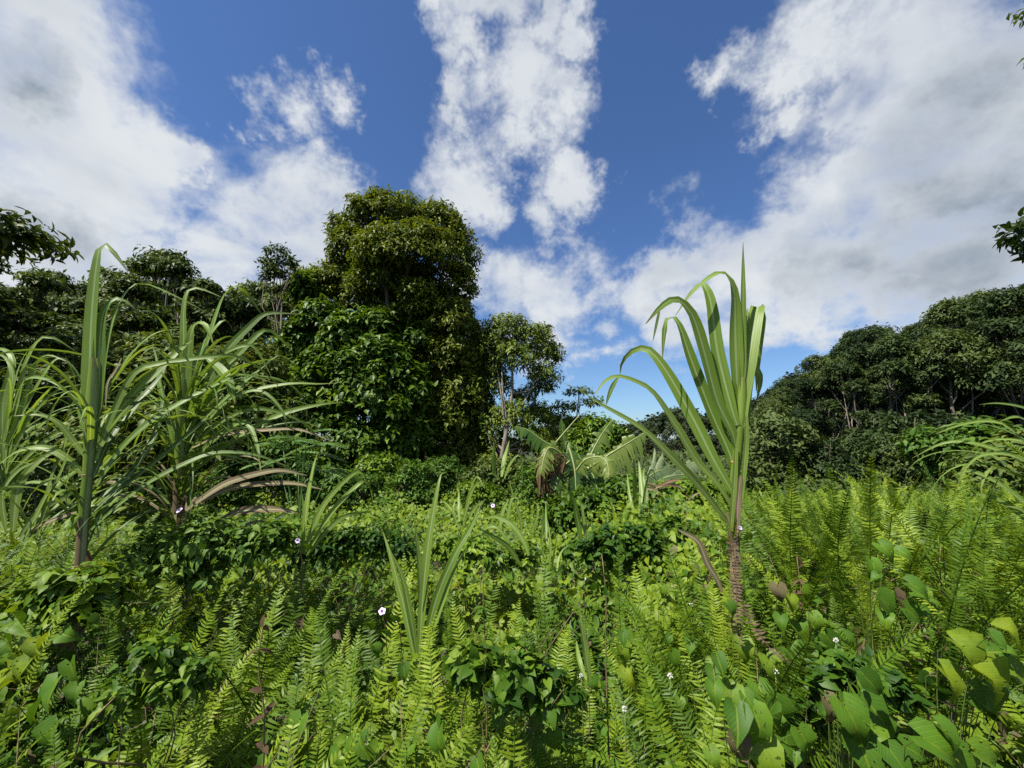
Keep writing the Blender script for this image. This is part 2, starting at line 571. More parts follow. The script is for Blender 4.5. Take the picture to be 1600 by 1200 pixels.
M['stem_purple'] = solid_mat('cane_stem_purple', (0.12, 0.05, 0.045), (0.20, 0.12, 0.08), 14.0, 0.5, 0.15, (6, 6, 1))
M['node'] = solid_mat('cane_node', (0.22, 0.12, 0.05), (0.30, 0.19, 0.09), 30.0, 0.7, 0.2)
M['greenstem'] = solid_mat('green_stem', (0.07, 0.12, 0.02), (0.12, 0.16, 0.035), 20.0, 0.6, 0.1)
M['vine_stem'] = solid_mat('vine_stem', (0.09, 0.085, 0.03), (0.16, 0.10, 0.05), 20.0, 0.7, 0.1)
M['bark_pale'] = solid_mat('pale_bark', (0.11, 0.092, 0.07), (0.21, 0.18, 0.14), 3.0, 0.9, 0.5, (3, 3, .8))
M['bark'] = solid_mat('brown_bark', (0.06, 0.048, 0.035), (0.14, 0.115, 0.085), 4.0, 0.9, 0.6, (3, 3, .7))
M['tree_big'] = leaf_mat('tree_leaf', (0.044, 0.074, 0.008), (0.105, 0.145, 0.013), (0.195, 0.215, 0.026), 0.30, 0.5, 0.2, vary=0.2)
M['vine_bush'] = leaf_mat('climber_leaf', (0.034, 0.078, 0.008), (0.088, 0.162, 0.012), (0.20, 0.285, 0.018), 0.32, 0.45, 0.25, vary=0.25)
M['rubber'] = leaf_mat('forest_leaf', (0.018, 0.034, 0.012), (0.037, 0.062, 0.019), (0.074, 0.104, 0.028), 0.2, 0.6, 0.12, vary=0.35)  # cloud shadow over the right slope is put into this darker leaf colour
M['rubber_near'] = leaf_mat('forest_leaf_near', (0.025, 0.048, 0.011), (0.057, 0.092, 0.018), (0.112, 0.150, 0.026), 0.26, 0.5, 0.2, vary=0.3)
M['open_tree'] = leaf_mat('open_tree_leaf', (0.045, 0.082, 0.010), (0.092, 0.142, 0.016), (0.165, 0.205, 0.028), 0.3, 0.5, 0.2)
M['far'] = leaf_mat('far_wood_leaf', (0.022, 0.034, 0.016), (0.036, 0.052, 0.022), (0.058, 0.075, 0.028), 0.12, 0.6, 0.1, vary=0.3)  # dark leaf colour stands in for cloud shadow on the distant trees
M['shrub'] = leaf_mat('shrub_leaf', (0.026, 0.066, 0.009), (0.060, 0.125, 0.015), (0.115, 0.195, 0.022), 0.3, 0.5, 0.2)
M['pale_shrub'] = leaf_mat('pale_shrub_leaf', (0.05, 0.115, 0.03), (0.10, 0.185, 0.05), (0.16, 0.25, 0.07), 0.3, 0.45, 0.35)
M['banana'] = leaf_mat('banana_leaf', (0.024, 0.066, 0.010), (0.052, 0.112, 0.015), (0.15, 0.20, 0.04), 0.40, 0.42, 0.3)  # green lowered to carry the shade these leaves hang in
M['banana_pale'] = leaf_mat('banana_leaf_pale', (0.07, 0.12, 0.05), (0.11, 0.165, 0.075), (0.19, 0.24, 0.13), 0.3, 0.45, 0.3)
M['midrib'] = solid_mat('banana_midrib', (0.16, 0.19, 0.05), (0.22, 0.24, 0.08), 10.0, 0.5, 0.1)
M['petal'] = solid_mat('lilac_petal', (0.50, 0.40, 0.60), (0.62, 0.54, 0.70), 60.0, 0.6, 0.05)
M['throat'] = solid_mat('purple_throat', (0.34, 0.16, 0.42), (0.42, 0.22, 0.48), 60.0, 0.6, 0.05)
M['fluff'] = solid_mat('white_floret', (0.55, 0.55, 0.48), (0.70, 0.70, 0.62), 80.0, 0.9, 0.3)

# ------------------------------------------------------------------ ground
def G(x, y):
    x, y = np.asarray(x, float), np.asarray(y, float)
    h = 0.20 - 0.068 * np.clip(y, 0, 16) - 0.015 * np.clip(y - 16, 0, 40)
    h = h + 0.48 * sstep(0.1, 1.7, x) * sstep(0.8, 2.0, y) * sstep(9.0, 4.5, y)
    h = h + 0.26 * sstep(-0.6, -2.6, x) * sstep(1.0, 2.0, y) * sstep(9.0, 4.0, y)
    h = h + 16.0 * np.exp(-((x - 105) ** 2 + (y - 85) ** 2) / (2 * 36.0 ** 2))
    h = h + 5.0 * np.exp(-((x + 70) ** 2 + (y - 60) ** 2) / (2 * 30.0 ** 2))
    h = h + 0.14 * (fbm(x * 0.9, y * 0.9, 3) - 0.5) + 0.5 * (fbm(x * 0.09, y * 0.09, 9) - 0.5) * sstep(12, 30, np.hypot(x, y))
    return h


def on_cover(px, py, h):
    """where the sight line through a pixel meets the plant cover of height h"""
    d = 0.5
    while d < 120:
        p = P(px, py, d)
        if p[2] <= G(p[0], p[1]) + h:
            return p
        d *= 1.01
    return P(px, py, 20)


def ground_sheet():
    s = np.linspace(-1, 1, 170)
    xs = np.sinh(s * 5.2) / np.sinh(5.2) * 1400
    ys = np.sinh(s * 5.2) / np.sinh(5.2) * 1400 + 6
    X, Y = np.meshgrid(xs, ys, indexing='ij')
    Z = G(X, Y)
    n = len(s)
    i = np.arange(n - 1)[:, None] * n
    j = np.arange(n - 1)[None]
    F = np.stack([i + j, i + n + j, i + n + j + 1, i + j + 1], -1).reshape(-1, 4)
    o = link('ground', mesh_np('ground', np.stack([X, Y, Z], -1).reshape(-1, 3), [F], M['soil']))
    tag(o, 'dark earth and leaf litter under the ferns and creepers', kind='structure')


ground_sheet()

# ------------------------------------------------------------------ trees
def crown_mesh(name, lobes, n_twigs, per, leaf, mat, seed, tpl=T4, droop=0.35, fill=0.45, wl=0.42, up=0.35, rag=0.45, tone=0.0):
    """twig-end rosettes of leaves scattered through the shell of the crown's lobes"""
    r = rng_of(seed)
    L = np.asarray(lobes, float)
    wgt = (L[:, 3] * L[:, 4] + L[:, 4] * L[:, 5] + L[:, 3] * L[:, 5])
    k = r.choice(len(L), n_twigs, p=wgt / wgt.sum())
    d = nrm(r.normal(size=(n_twigs, 3)))
    d[:, 2] = np.where(d[:, 2] < -0.55, -d[:, 2], d[:, 2])
    ang = np.arctan2(d[:, 1], d[:, 0])
    rg = fbm(ang * 1.7 + k * 5.3, d[:, 2] * 2.6 + k * 3.1, seed + 5, 3)
    rad = (1 - fill * r.random(n_twigs) ** 2.0) * (1 - rag / 2 + rag * rg) * 1.02
    tip = L[k, :3] + d * L[k, 3:6] * rad[:, None]
    # drop twigs buried deep in another lobe (never seen)
    deep = np.zeros(n_twigs, bool)
    for q in range(len(L)):
        e = np.linalg.norm((tip - L[q, :3]) / L[q, 3:6], axis=1)
        deep |= (e < 0.5) & (k != q)
    tip, d, k = tip[~deep], d[~deep], k[~deep]
    n = len(tip)
    out = nrm(d + np.array([0, 0, up]) + 0.35 * r.normal(size=(n, 3)))
    ct = r.normal(size=n) * 0.13 + 0.5 + tone
    o = np.repeat(out, per, axis=0)
    pos = np.repeat(tip, per, axis=0) - o * (leaf * 1.3 * r.random((n * per, 1)) ** 1.2) + 0.28 * leaf * r.normal(size=(n * per, 3))
    per_v = nrm(np.cross(o, r.normal(size=(n * per, 3))))
    ld = nrm(o * 0.45 + per_v * 0.95 + np.array([0, 0, -droop]) + 0.2 * r.normal(size=(n * per, 3)))
    ln = nrm(o * 0.7 + np.array([0, 0, 0.8]) + 0.35 * r.normal(size=(n * per, 3)))
    size = leaf * r.uniform(0.65, 1.2, n * per)
    tint_ = np.repeat(ct, per) + r.normal(size=n * per) * 0.13
    V, F, T, U = leaf_arrays(pos, ld, ln, size, size * wl, tint_, tpl)
    return mesh_np(name, V, F, mat, T, U), tip


def trunk_mesh(name, base, top, r0, lobes, mat, seed, bend=0.3, split=0.45, twigs=None, n_twig=0, limb_r=0.45):
    r = rng_of(seed)
    b = MB()
    base, top = np.asarray(base, float), np.asarray(top, float)
    mid = [base + (top - base) * t + np.append(r.normal(size=2) * bend * math.sin(t * 3.1), 0) for t in (0, .25, .5, .75, 1)]
    mid[0] = base - np.array([0, 0, 0.25])
    C = spline(mid, 14)
    b.tube(C, np.interp(np.linspace(0, 1, 14), [0, .06, .5, 1], [r0 * 1.5, r0, r0 * .75, r0 * .3]), 8)
    L = np.asarray(lobes, float)
    for q in L:
        t = split + (1 - split) * 0.8 * r.random()
        s = C[int(t * 13)]
        c = q[:3]
        m1 = s + (c - s) * 0.45 + np.array([0, 0, -0.10 * np.linalg.norm(c - s)]) + r.normal(size=3) * 0.08 * np.linalg.norm(c - s)
        b.tube([s, m1, c + (c - s) * 0.05], [r0 * limb_r, r0 * limb_r * .7, r0 * .1], 6, n=7)
        for j in range(3):
            e = c + nrm(r.normal(size=3) + np.array([0, 0, .4])) * q[3:6] * 0.55
            b.tube([m1 + (c - m1) * .5, (c + e) / 2 + r.normal(size=3) * .1, e], [r0 * .22, r0 * .14, r0 * .04], 5, n=5)
    return b.mesh(name, mat)


def tree_proto(name, seed, height, n_lobes, spread, lobe_r, n_twigs, per, leaf, mat, bark, flat=0.5, low=0.45, r0=None, tpl=T2, droop=0.4, wl=0.42, rag=0.5, fill=0.5):
    """meshes of one kind of tree standing at the origin"""
    r = rng_of(seed)
    lobes = []
    for i in range(n_lobes):
        t = float(np.clip(low + (1 - low) * (i + 0.5) / n_lobes + r.normal() * .06, low * .8, 1.06))
        a = i * 2.4 + r.random() * 0.9
        env = math.sin(min(1, (t - low) / (1 - low) * 0.85 + 0.2) * math.pi) ** 0.6
        rad = spread * env * r.uniform(0.25, 0.95)
        lr = lobe_r * r.uniform(0.55, 1.25)
        lobes.append((rad * math.cos(a), rad * math.sin(a), height * t - lr * flat * .8, lr, lr, lr * flat))
    cm, tips = crown_mesh('crown', lobes, n_twigs, per, leaf, mat, seed, tpl, droop, rag=rag, wl=wl, fill=fill)
    tm = trunk_mesh('trunk', (0, 0, 0), (r.normal() * .3, r.normal() * .3, height * 0.9), r0 or height * 0.012, lobes, bark, seed + 1, height * 0.02, low * 0.8)
    return tm, cm


def plant_tree(name, meshes, x, y, height_scale, rz, label, group, cat='tree'):
    t = thing(name, label, cat, (x, y, float(G(x, y)) - 0.05), rz, group, height_scale)
    link('trunk', meshes[0], t)
    link('crown', meshes[1], t)
    return t


R = rng_of(11)
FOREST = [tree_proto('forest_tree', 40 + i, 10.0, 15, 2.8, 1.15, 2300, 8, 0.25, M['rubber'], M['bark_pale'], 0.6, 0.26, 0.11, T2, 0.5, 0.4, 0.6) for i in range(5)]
LEFTF = [tree_proto('forest_tree', 60 + i, 9.0, 14, 2.4, [.9, .75, 1.0, .85][i], 1500, 8, 0.25, M['rubber_near'], M['bark_pale'], 0.42, 0.30, 0.10, T4, 0.5, 0.42, 0.9) for i in range(4)]
SHRUBS = [tree_proto('shrub', 80 + i, 2.0, 7, 0.75, 0.62, 700, 7, 0.13, M['shrub'], M['bark'], 0.75, 0.18, 0.03, T4, 0.3, 0.5, 0.5) for i in range(3)]

SKY_R = ([1150, 1195, 1240, 1290, 1330, 1370, 1400, 1440, 1460, 1500, 1560, 1620, 1760, 2000], [650, 622, 585, 540, 515, 485, 497, 508, 480, 460, 440, 425, 330, 250])
SKY_L = ([-500, -150, -40, 30, 90, 150, 200, 245, 280, 310, 350, 400, 440, 500], [300, 330, 400, 415, 400, 425, 392, 360, 400, 430, 402, 425, 440, 440])


def sky_z(tbl, x, y):
    px = 800 + FPX * x / (y * CP + 5 * SP)
    for _ in range(3):
        py = np.interp(px, tbl[0], tbl[1])
        z = P(px, py, y)[2]
        px = 800 + FPX * x / (y * CP + (z - CAM_Z) * SP)
    return z


def forest(tbl, spots, protos, base_h, name, label_fn, group, seed, smin=0.6, smax=1.5):
    r = rng_of(seed)
    out = []
    for i, (x, y) in enumerate(spots):
        lim = (sky_z(tbl, x, y) - float(G(x, y))) * r.uniform(0.86, 1.0)
        s = float(np.clip(lim / base_h, smin, smax))
        out.append(plant_tree(name, protos[i % len(protos)], x, y, s, r.random() * 6.28, label_fn(i, x, y), group))
    return out


def scatter(n, seed, dmin, dmax, pxmin, pxmax, gap, gap_k=0.0):
    r = rng_of(seed)
    pts = []
    for _ in range(n * 60):
        d = dmin + (dmax - dmin) * r.random() ** 1.2
        px = r.uniform(pxmin, pxmax)
        x = (px - 800) / FPX * d * 1.02
        g = gap + gap_k * d
        if all((x - a) ** 2 + (d - b) ** 2 > g * g for a, b in pts):
            pts.append((x, d))
            if len(pts) >= n: break
    return pts


def row_label(text, pts, cuts):
    rows = {}
    for x, y in pts:
        rows.setdefault(next(i for i, c in enumerate(cuts) if y < c), []).append((x / y, x, y))
    lab = {}
    for k, L_ in rows.items():
        for i, (_, x, y) in enumerate(sorted(L_)):
            lab[(x, y)] = text % (ORD[k], ORD[i])
    return lambda i, x, y: lab[(x, y)]


# right-hand slope: front rank with visible trunks, then the trees up the slope
front_r = [(1215, 27), (1262, 24), (1318, 22), (1352, 25), (1395, 21), (1437, 24), (1485, 20), (1530, 23), (1585, 19), (1650, 21)]
frontspots = [((px - 800) / FPX * d * 1.02, d) for px, d in front_r]
ORD = ['first', 'second', 'third', 'fourth', 'fifth', 'sixth', 'seventh', 'eighth', 'ninth', 'tenth', 'eleventh', 'twelfth', 'thirteenth', 'fourteenth',
       'fifteenth', 'sixteenth', 'seventeenth', 'eighteenth', 'nineteenth', 'twentieth']
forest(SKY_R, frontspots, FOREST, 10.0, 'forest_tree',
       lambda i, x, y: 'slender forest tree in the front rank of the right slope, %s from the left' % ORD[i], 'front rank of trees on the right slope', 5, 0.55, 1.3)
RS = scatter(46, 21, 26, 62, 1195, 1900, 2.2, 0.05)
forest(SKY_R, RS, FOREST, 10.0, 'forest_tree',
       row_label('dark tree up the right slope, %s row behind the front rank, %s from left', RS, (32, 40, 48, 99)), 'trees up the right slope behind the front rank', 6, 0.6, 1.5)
# left-hand wood
forest(SKY_L, [(P(px, 600, d)[0], d) for px, d in [(40, 12.5), (-60, 11), (110, 15), (185, 13), (248, 15.5), (305, 14), (362, 15), (425, 17), (-160, 13)]], LEFTF, 9.0, 'forest_tree',
       lambda i, x, y: ['broad dark tree at the left edge behind the far left grass clump', 'dark tree cut by the left picture edge', 'rounded dark tree just left of the tall left cane tip',
                        'tree behind the tip of the tall left cane', 'tallest layered tree of the left wood, with a ragged open top', 'rounded tree between the layered tree and the bushy topped tree on the left',
                        'bushy topped tree left of the thin sapling', 'tree behind the thin pale sapling beside the big tree', 'dark tree beyond the left picture edge'][i], 'trees of the left wood', 7, 0.5, 1.5)
LS = scatter(20, 23, 17, 32, -350, 520, 2.4)
forest(SKY_L, LS, LEFTF, 9.0, 'forest_tree',
       row_label('dark tree deep in the left wood, %s row back, %s from the left', LS, (22, 27, 99)), 'trees deep in the left wood', 8, 0.6, 1.6)

SKY_B = ([400, 480, 560, 640, 740, 790, 850, 900, 960], [440, 470, 500, 560, 600, 660, 690, 690, 700])
BS = [(P(px, 600, d)[0], d) for px, d in [(470, 22), (530, 20.5), (590, 23), (650, 20), (705, 22), (750, 19.5), (800, 21), (850, 19), (890, 23)]]
forest(SKY_B, BS, LEFTF, 9.0, 'forest_tree', lambda i, x, y: 'dark tree in the shadowed wood behind the big tree, %s from the left' % ORD[i], 'trees behind the big tree', 9, 0.3, 1.4)

# near trees whose branch ends reach into the picture
NEAR = tree_proto('near_tree', 91, 10.0, 10, 2.8, 1.4, 900, 9, 0.30, M['rubber_near'], M['bark_pale'], 0.42, 0.42, 0.13, T8, 0.45, 0.42, 0.6)
plant_tree('near_tree', NEAR, -13.9, 7.6, .93, 1.2, 'near tree at the left edge whose broad leaved branch end hangs against the cloud', None)
plant_tree('near_tree', NEAR, 13.2, 7.0, .82, 0.3, 'near tree at the right edge whose leafy branch ends poke in above the slope', None)

# far hill woods, one mass
def far_wood():
    r = rng_of(31)
    pts = []
    for _ in range(900):
        d = r.uniform(60, 150)
        px = r.uniform(870, 1750)
        x = (px - 800) / FPX * d * 1.02
        g = float(G(x, d))
        tbl = ([860, 920, 960, 1000, 1060, 1100, 1150, 1195, 1240, 1290, 1330, 1400, 1700], [655, 662, 668, 665, 640, 655, 640, 622, 588, 548, 520, 500, 400])
        top = sky_z(tbl, x, d)
        h = min(top - g, r.uniform(7, 12))
        if h < 2.5: continue
        pts.append((x, d, g + h - 1.6, r.uniform(2.0, 3.4), r.uniform(2, 3.2), r.uniform(1.5, 2.4)))
    pts = np.array(pts)
    me, _ = crown_mesh('far_wood', pts, 26000, 4, 0.75, M['far'], 32, T2, 0.3, rag=0.4, wl=0.7)
    tag(link('far_wood', me), 'far wooded ridge and valley trees seen as one dark mass', kind='stuff')


far_wood()
# tops that stand out of the valley trees, in front of the far ridge
VALLEY = [tree_proto('valley_tree', 101 + i, 8.0, 6, 1.6, 1.5, 700, 6, 0.34, M['far'], M['bark'], 0.8, 0.35, 0.12, T2, 0.3, 0.5, 0.5) for i in range(3)]
VT = [(905, 40, 650, 'low dark'), (945, 46, 668, 'small'), (1009, 48, 655, 'knob topped'), (1040, 44, 672, 'low dark'), (1062, 42, 641, 'tallest'), (1088, 40, 640, 'wide'), (1122, 38, 645, 'dense'), (1150, 36, 640, 'bushy'), (1178, 40, 630, 'rounded'), (985, 42, 680, 'squat'), (1105, 34, 680, 'short dark')]
for i, (px, d, py, adj) in enumerate(VT):
    p = P(px, py, d)
    plant_tree('valley_tree', VALLEY[i % 3], p[0], d, float((p[2] - G(p[0], d)) / 8.1), i * 1.3,
               '%s valley tree, %s from the left beyond the banana plants' % (adj, ORD[sorted(v[0] for v in VT).index(px)]), 'dark trees down the valley')

# the big tree, wrapped in a climber
D0 = 16.0
def lobe(px, py, rx, ry, dz=0.0, rd=None, D=D0):
    p = P(px, py, D + dz)
    k = (D + dz) / FPX
    return (p[0], p[1], p[2], rx * k, (rd or (rx + ry) / 2) * k, ry * k)


upper = [lobe(612, 342, 60, 40), lobe(565, 332, 32, 28, -.5), lobe(682, 348, 46, 36, .2), lobe(548, 390, 42, 40, -.4), lobe(640, 392, 75, 46, -1.2), lobe(712, 392, 38, 42, .3), lobe(600, 400, 50, 40, -1.3),
         lobe(716, 440, 34, 36, .2), lobe(543, 430, 38, 32, .2), lobe(595, 440, 50, 34, -.8), lobe(706, 482, 40, 28, .6), lobe(610, 478, 50, 34, .2), lobe(560, 470, 44, 32, .3), lobe(725, 530, 34, 40, .8), lobe(650, 430, 40, 26, .6),
         lobe(690, 525, 50, 46, 1.0), lobe(650, 550, 70, 56, 1.3), lobe(738, 580, 34, 46, .6), lobe(700, 600, 55, 56, .6), lobe(725, 660, 42, 46, .4), lobe(650, 630, 80, 66, 1.2), lobe(690, 690, 60, 44, .4), lobe(745, 630, 28, 40, .2), lobe(740, 715, 34, 36, .2),
         lobe(640, 510, 46, 34, .4), lobe(680, 460, 26, 20, 1.0), lobe(512, 445, 28, 36, .2), lobe(505, 495, 40, 36, .4), lobe(530, 360, 20, 24, .0), lobe(590, 312, 22, 14, -.2), lobe(700, 500, 44, 34, -.8), lobe(655, 480, 40, 30, -1.0), lobe(700, 555, 46, 40, -.6), lobe(725, 610, 40, 44, -.4), lobe(690, 650, 46, 44, -.6), lobe(650, 455, 34, 22, -1.3)]
tb = P(660, 790, D0 + .6)
bt = thing('broadleaf_tree', 'big dense rounded tree rising above all others left of centre', 'tree', (tb[0], tb[1], float(G(tb[0], tb[1])) - .1))
off = np.array(bt.location)
loc_l = [(a - off[0], b - off[1], c - off[2], d, e, f) for a, b, c, d, e, f in upper]
link('trunk', trunk_mesh('trunk', (0, 0, 0), np.array([loc_l[0][0], loc_l[0][1], loc_l[0][2]]), 0.28, loc_l, M['bark'], 3, .25, .35), bt)
link('crown', crown_mesh('crown', loc_l, 14500, 9, 0.21, M['tree_big'], 4, T4, .55, wl=.38, rag=.75)[0], bt)

climb = [lobe(500, 500, 36, 34, -.8), lobe(472, 535, 34, 40, -.6), lobe(540, 530, 46, 40, -1.5), lobe(595, 560, 46, 40, -1.6), lobe(505, 585, 46, 40, -1.6), lobe(575, 620, 50, 42, -2.1), lobe(455, 600, 34, 44, -.8), lobe(445, 670, 40, 40, -1.0),
         lobe(640, 610, 36, 46, -1.4), lobe(500, 650, 46, 42, -1.9), lobe(560, 690, 50, 38, -2.3), lobe(620, 690, 40, 36, -1.8), lobe(482, 455, 28, 32, 0), lobe(590, 505, 40, 26, -1.2), lobe(655, 525, 28, 34, -.8), lobe(520, 730, 50, 30, -2.2), lobe(455, 730, 40, 30, -1.4),
         lobe(545, 575, 34, 30, -2.2), lobe(612, 640, 30, 26, -2.4), lobe(480, 620, 30, 26, -2.2), lobe(600, 735, 40, 26, -2.4), lobe(650, 680, 34, 40, -1.4)]
cb = P(560, 790, D0 - 1.6)
ct_ = thing('climber_thicket', 'bright green large leaved climber thicket heaped against the big tree', 'climber', (cb[0], cb[1], float(G(cb[0], cb[1])) - .1))
off = np.array(ct_.location)
loc_l = [(a - off[0], b - off[1], c - off[2], d, e, f) for a, b, c, d, e, f in climb]
link('trunk', trunk_mesh('trunk', (0, 0, 0), np.array([loc_l[2][0], loc_l[2][1], loc_l[2][2]]), 0.10, loc_l, M['bark'], 13, .3, .25), ct_)
link('foliage', crown_mesh('foliage', loc_l, 4600, 8, 0.25, M['vine_bush'], 14, T8, .6, wl=.55, rag=.85, tone=0.06)[0], ct_)

# open tree with pale limbs to its right
op = [lobe(790, 515, 40, 24, 0), lobe(830, 530, 40, 26, .2), lobe(770, 540, 30, 34, -.2), lobe(858, 552, 26, 18, .2), lobe(800, 560, 40, 30, -.4), lobe(850, 585, 28, 20, 0), lobe(845, 605, 24, 14, .3), lobe(775, 600, 26, 36, 0),
      lobe(800, 655, 34, 30, -.5), lobe(770, 670, 30, 40, -.3), lobe(830, 690, 34, 30, 0), lobe(840, 650, 26, 24, .4), lobe(780, 720, 36, 40, -.3), lobe(815, 620, 20, 16, .2), lobe(760, 560, 24, 30, .3), lobe(860, 690, 26, 26, .5)]
ob = P(775, 790, 15.0)
ot = thing('open_tree', 'lighter open crowned tree with pale bare limbs right of the big tree', 'tree', (ob[0], ob[1], float(G(ob[0], ob[1])) - .1))
off = np.array(ot.location)
loc_l = [(a - off[0], b - off[1], c - off[2], d, e, f) for a, b, c, d, e, f in op]
link('trunk', trunk_mesh('trunk', (0, 0, 0), np.array([loc_l[4][0], loc_l[4][1], loc_l[4][2]]), 0.10, loc_l, M['bark_pale'], 23, .2, .35, limb_r=.45), ot)
link('crown', crown_mesh('crown', loc_l, 2900, 8, 0.19, M['open_tree'], 24, T4, .55, wl=.36, rag=.6)[0], ot)

# layered small trees right of it, thin sapling on the left
def lobe_tree(name, label, px, py, D, lobes, bark, mat, n, per, leaf, r0, seed, tpl=T4, cat='tree', rag=.6, wl=.42, base_z=None, part='crown', droop=.5, fill=.45):
    p = P(px, py, D)
    z = float(G(p[0], p[1])) - .05
    t = thing(name, label, cat, (p[0], p[1], z))
    off = np.array([p[0], p[1], z])
    ll = [lobe(*q, D=D) for q in lobes]
    ll = [(a - off[0], b - off[1], c - off[2], d, e, f) for a, b, c, d, e, f in ll]
    top = max(ll, key=lambda q: q[2])
    link('trunk', trunk_mesh('trunk', (0, 0, 0), np.array(top[:3]), r0, ll, bark, seed, .1, .45), t)
    link(part, crown_mesh(part, ll, n, per, leaf, mat, seed + 1, tpl, droop, rag=rag, wl=wl, fill=fill)[0], t)
    return t


lobe_tree('layered_tree', 'small tree with flat leafy tiers against the sky behind the banana', 895, 790, 17,
          [(905, 612, 26, 8), (880, 635, 24, 9), (925, 628, 20, 8), (870, 655, 30, 12), (910, 660, 26, 12), (860, 690, 30, 16)], M['bark_pale'], M['open_tree'], 420, 7, .17, .06, 140)
lobe_tree('leafy_tree', 'bright bushy young tree right behind the banana plant', 935, 790, 12,
          [(925, 665, 22, 18), (950, 672, 22, 18), (905, 690, 26, 22), (940, 700, 36, 24), (970, 690, 18, 18), (900, 725, 40, 26)], M['bark'], M['vine_bush'], 520, 8, .17, .05, 150, T8)
lobe_tree('thin_sapling', 'thin pale sapling with tufted leaves against the cloud left of the big tree', 447, 780, 15,
          [(433, 392, 20, 11), (420, 410, 18, 9), (447, 408, 20, 9), (432, 425, 22, 9), (416, 432, 12, 7), (458, 412, 10, 6), (428, 450, 16, 7)], M['bark_pale'], M['rubber_near'], 170, 7, .2, .05, 160)
lobe_tree('brown_topped_tree', 'rounded olive tree between the thin sapling and the big tree', 478, 790, 19,
          [(478, 440, 34, 24), (460, 470, 34, 34), (500, 440, 26, 26), (470, 520, 44, 44)], M['bark'], M['tree_big'], 800, 8, .2, .12, 170)

lobe_tree('tall_near_tree', 'tall near tree beyond the top right corner, only leaf tips showing', 1900, 900, 6.5,
          [(1640, 10, 50, 22), (1650, 95, 45, 18), (1720, -60, 90, 50), (1760, 60, 90, 60), (1850, -40, 90, 70)], M['bark'], M['rubber_near'], 420, 8, .17, .12, 180)

# shrubs in the middle distance
SH = [('shrub', 'glossy green shrub at the foot of the big tree, left one', 600, 770, 11.5, [(590, 735, 40, 26), (620, 750, 30, 20), (570, 755, 34, 22)], 'vine_bush', .16, 300),
      ('shrub', 'low round shrub before the dark gap under the big tree', 690, 780, 11, [(685, 740, 36, 24), (700, 730, 26, 18), (660, 760, 40, 18), (720, 765, 34, 16)], 'shrub', .12, 420),
      ('shrub', 'vine covered bush under the banana leaves', 935, 830, 6.2, [(930, 790, 46, 22), (968, 778, 30, 28), (890, 806, 40, 22), (950, 812, 50, 22), (988, 765, 18, 20)], 'vine_bush', .12, 900),
      ('shrub', 'dark leafy shrub between the left canes and the climber thicket', 440, 790, 9, [(440, 720, 50, 36), (400, 740, 40, 40), (480, 750, 40, 30), (520, 760, 40, 24)], 'shrub', .15, 600),
      ('shrub', 'dark shrub behind the stem of the second left cane', 250, 790, 8, [(250, 690, 70, 60), (310, 680, 60, 60), (180, 700, 60, 60), (230, 760, 70, 40)], 'rubber_near', .17, 800),
      ('shrub', 'dark shrub behind the far left grass clump', 60, 800, 8.5, [(40, 690, 80, 60), (110, 700, 60, 60), (60, 620, 70, 50), (-40, 660, 60, 80)], 'rubber_near', .17, 800),
      ('shrub', 'tall dark undergrowth bush behind the right leaf of the second left cane', 380, 780, 11, [(370, 620, 60, 60), (420, 640, 50, 60), (330, 600, 50, 60), (400, 570, 50, 40)], 'rubber_near', .19, 800),
      ('shrub', 'tall dark undergrowth bush in the shade behind the tall left cane', 190, 780, 10.5, [(190, 600, 70, 60), (120, 570, 60, 60), (250, 570, 60, 50), (170, 640, 90, 50)], 'rubber_near', .19, 800),
      ('shrub', 'shaded shrub at the foot of the open tree', 780, 790, 12, [(770, 740, 34, 26), (800, 745, 34, 30), (835, 745, 34, 26), (740, 750, 30, 20)], 'rubber_near', .15, 450),
      ('shrub', 'small bright shrub right of the low round shrub', 735, 790, 9.5, [(740, 768, 26, 16), (765, 772, 24, 14)], 'cover', .11, 220),
      ('shrub', 'leafy mound topped by dry stalks beside the fallen banana leaves', 1060, 800, 6.5, [(1040, 770, 40, 16), (1080, 765, 40, 18), (1015, 785, 30, 16), (1110, 775, 30, 16)], 'cover', .09, 500),
      ('shrub', 'pale grey leaved shrub in the far right corner of the fern bank', 1570, 780, 6.5, [(1560, 745, 60, 40), (1620, 730, 60, 60)], 'rubber_near', .13, 420),
      ('shrub', 'leafy shrub with broad leaves standing over the right fern bank', 1500, 780, 7.5, [(1490, 715, 50, 34), (1450, 690, 34, 22), (1540, 700, 50, 44)], 'shrub', .16, 520),
      ]
for i, (nm, lb, px, py, D, lobes, mat, leaf, n) in enumerate(SH):
    lobe_tree(nm, lb, px, py, D, lobes, M['bark'], M[mat], n, 8, leaf, .03, 200 + i * 3, T8 if D < 9 else T4, 'shrub', wl=.5, part='foliage')
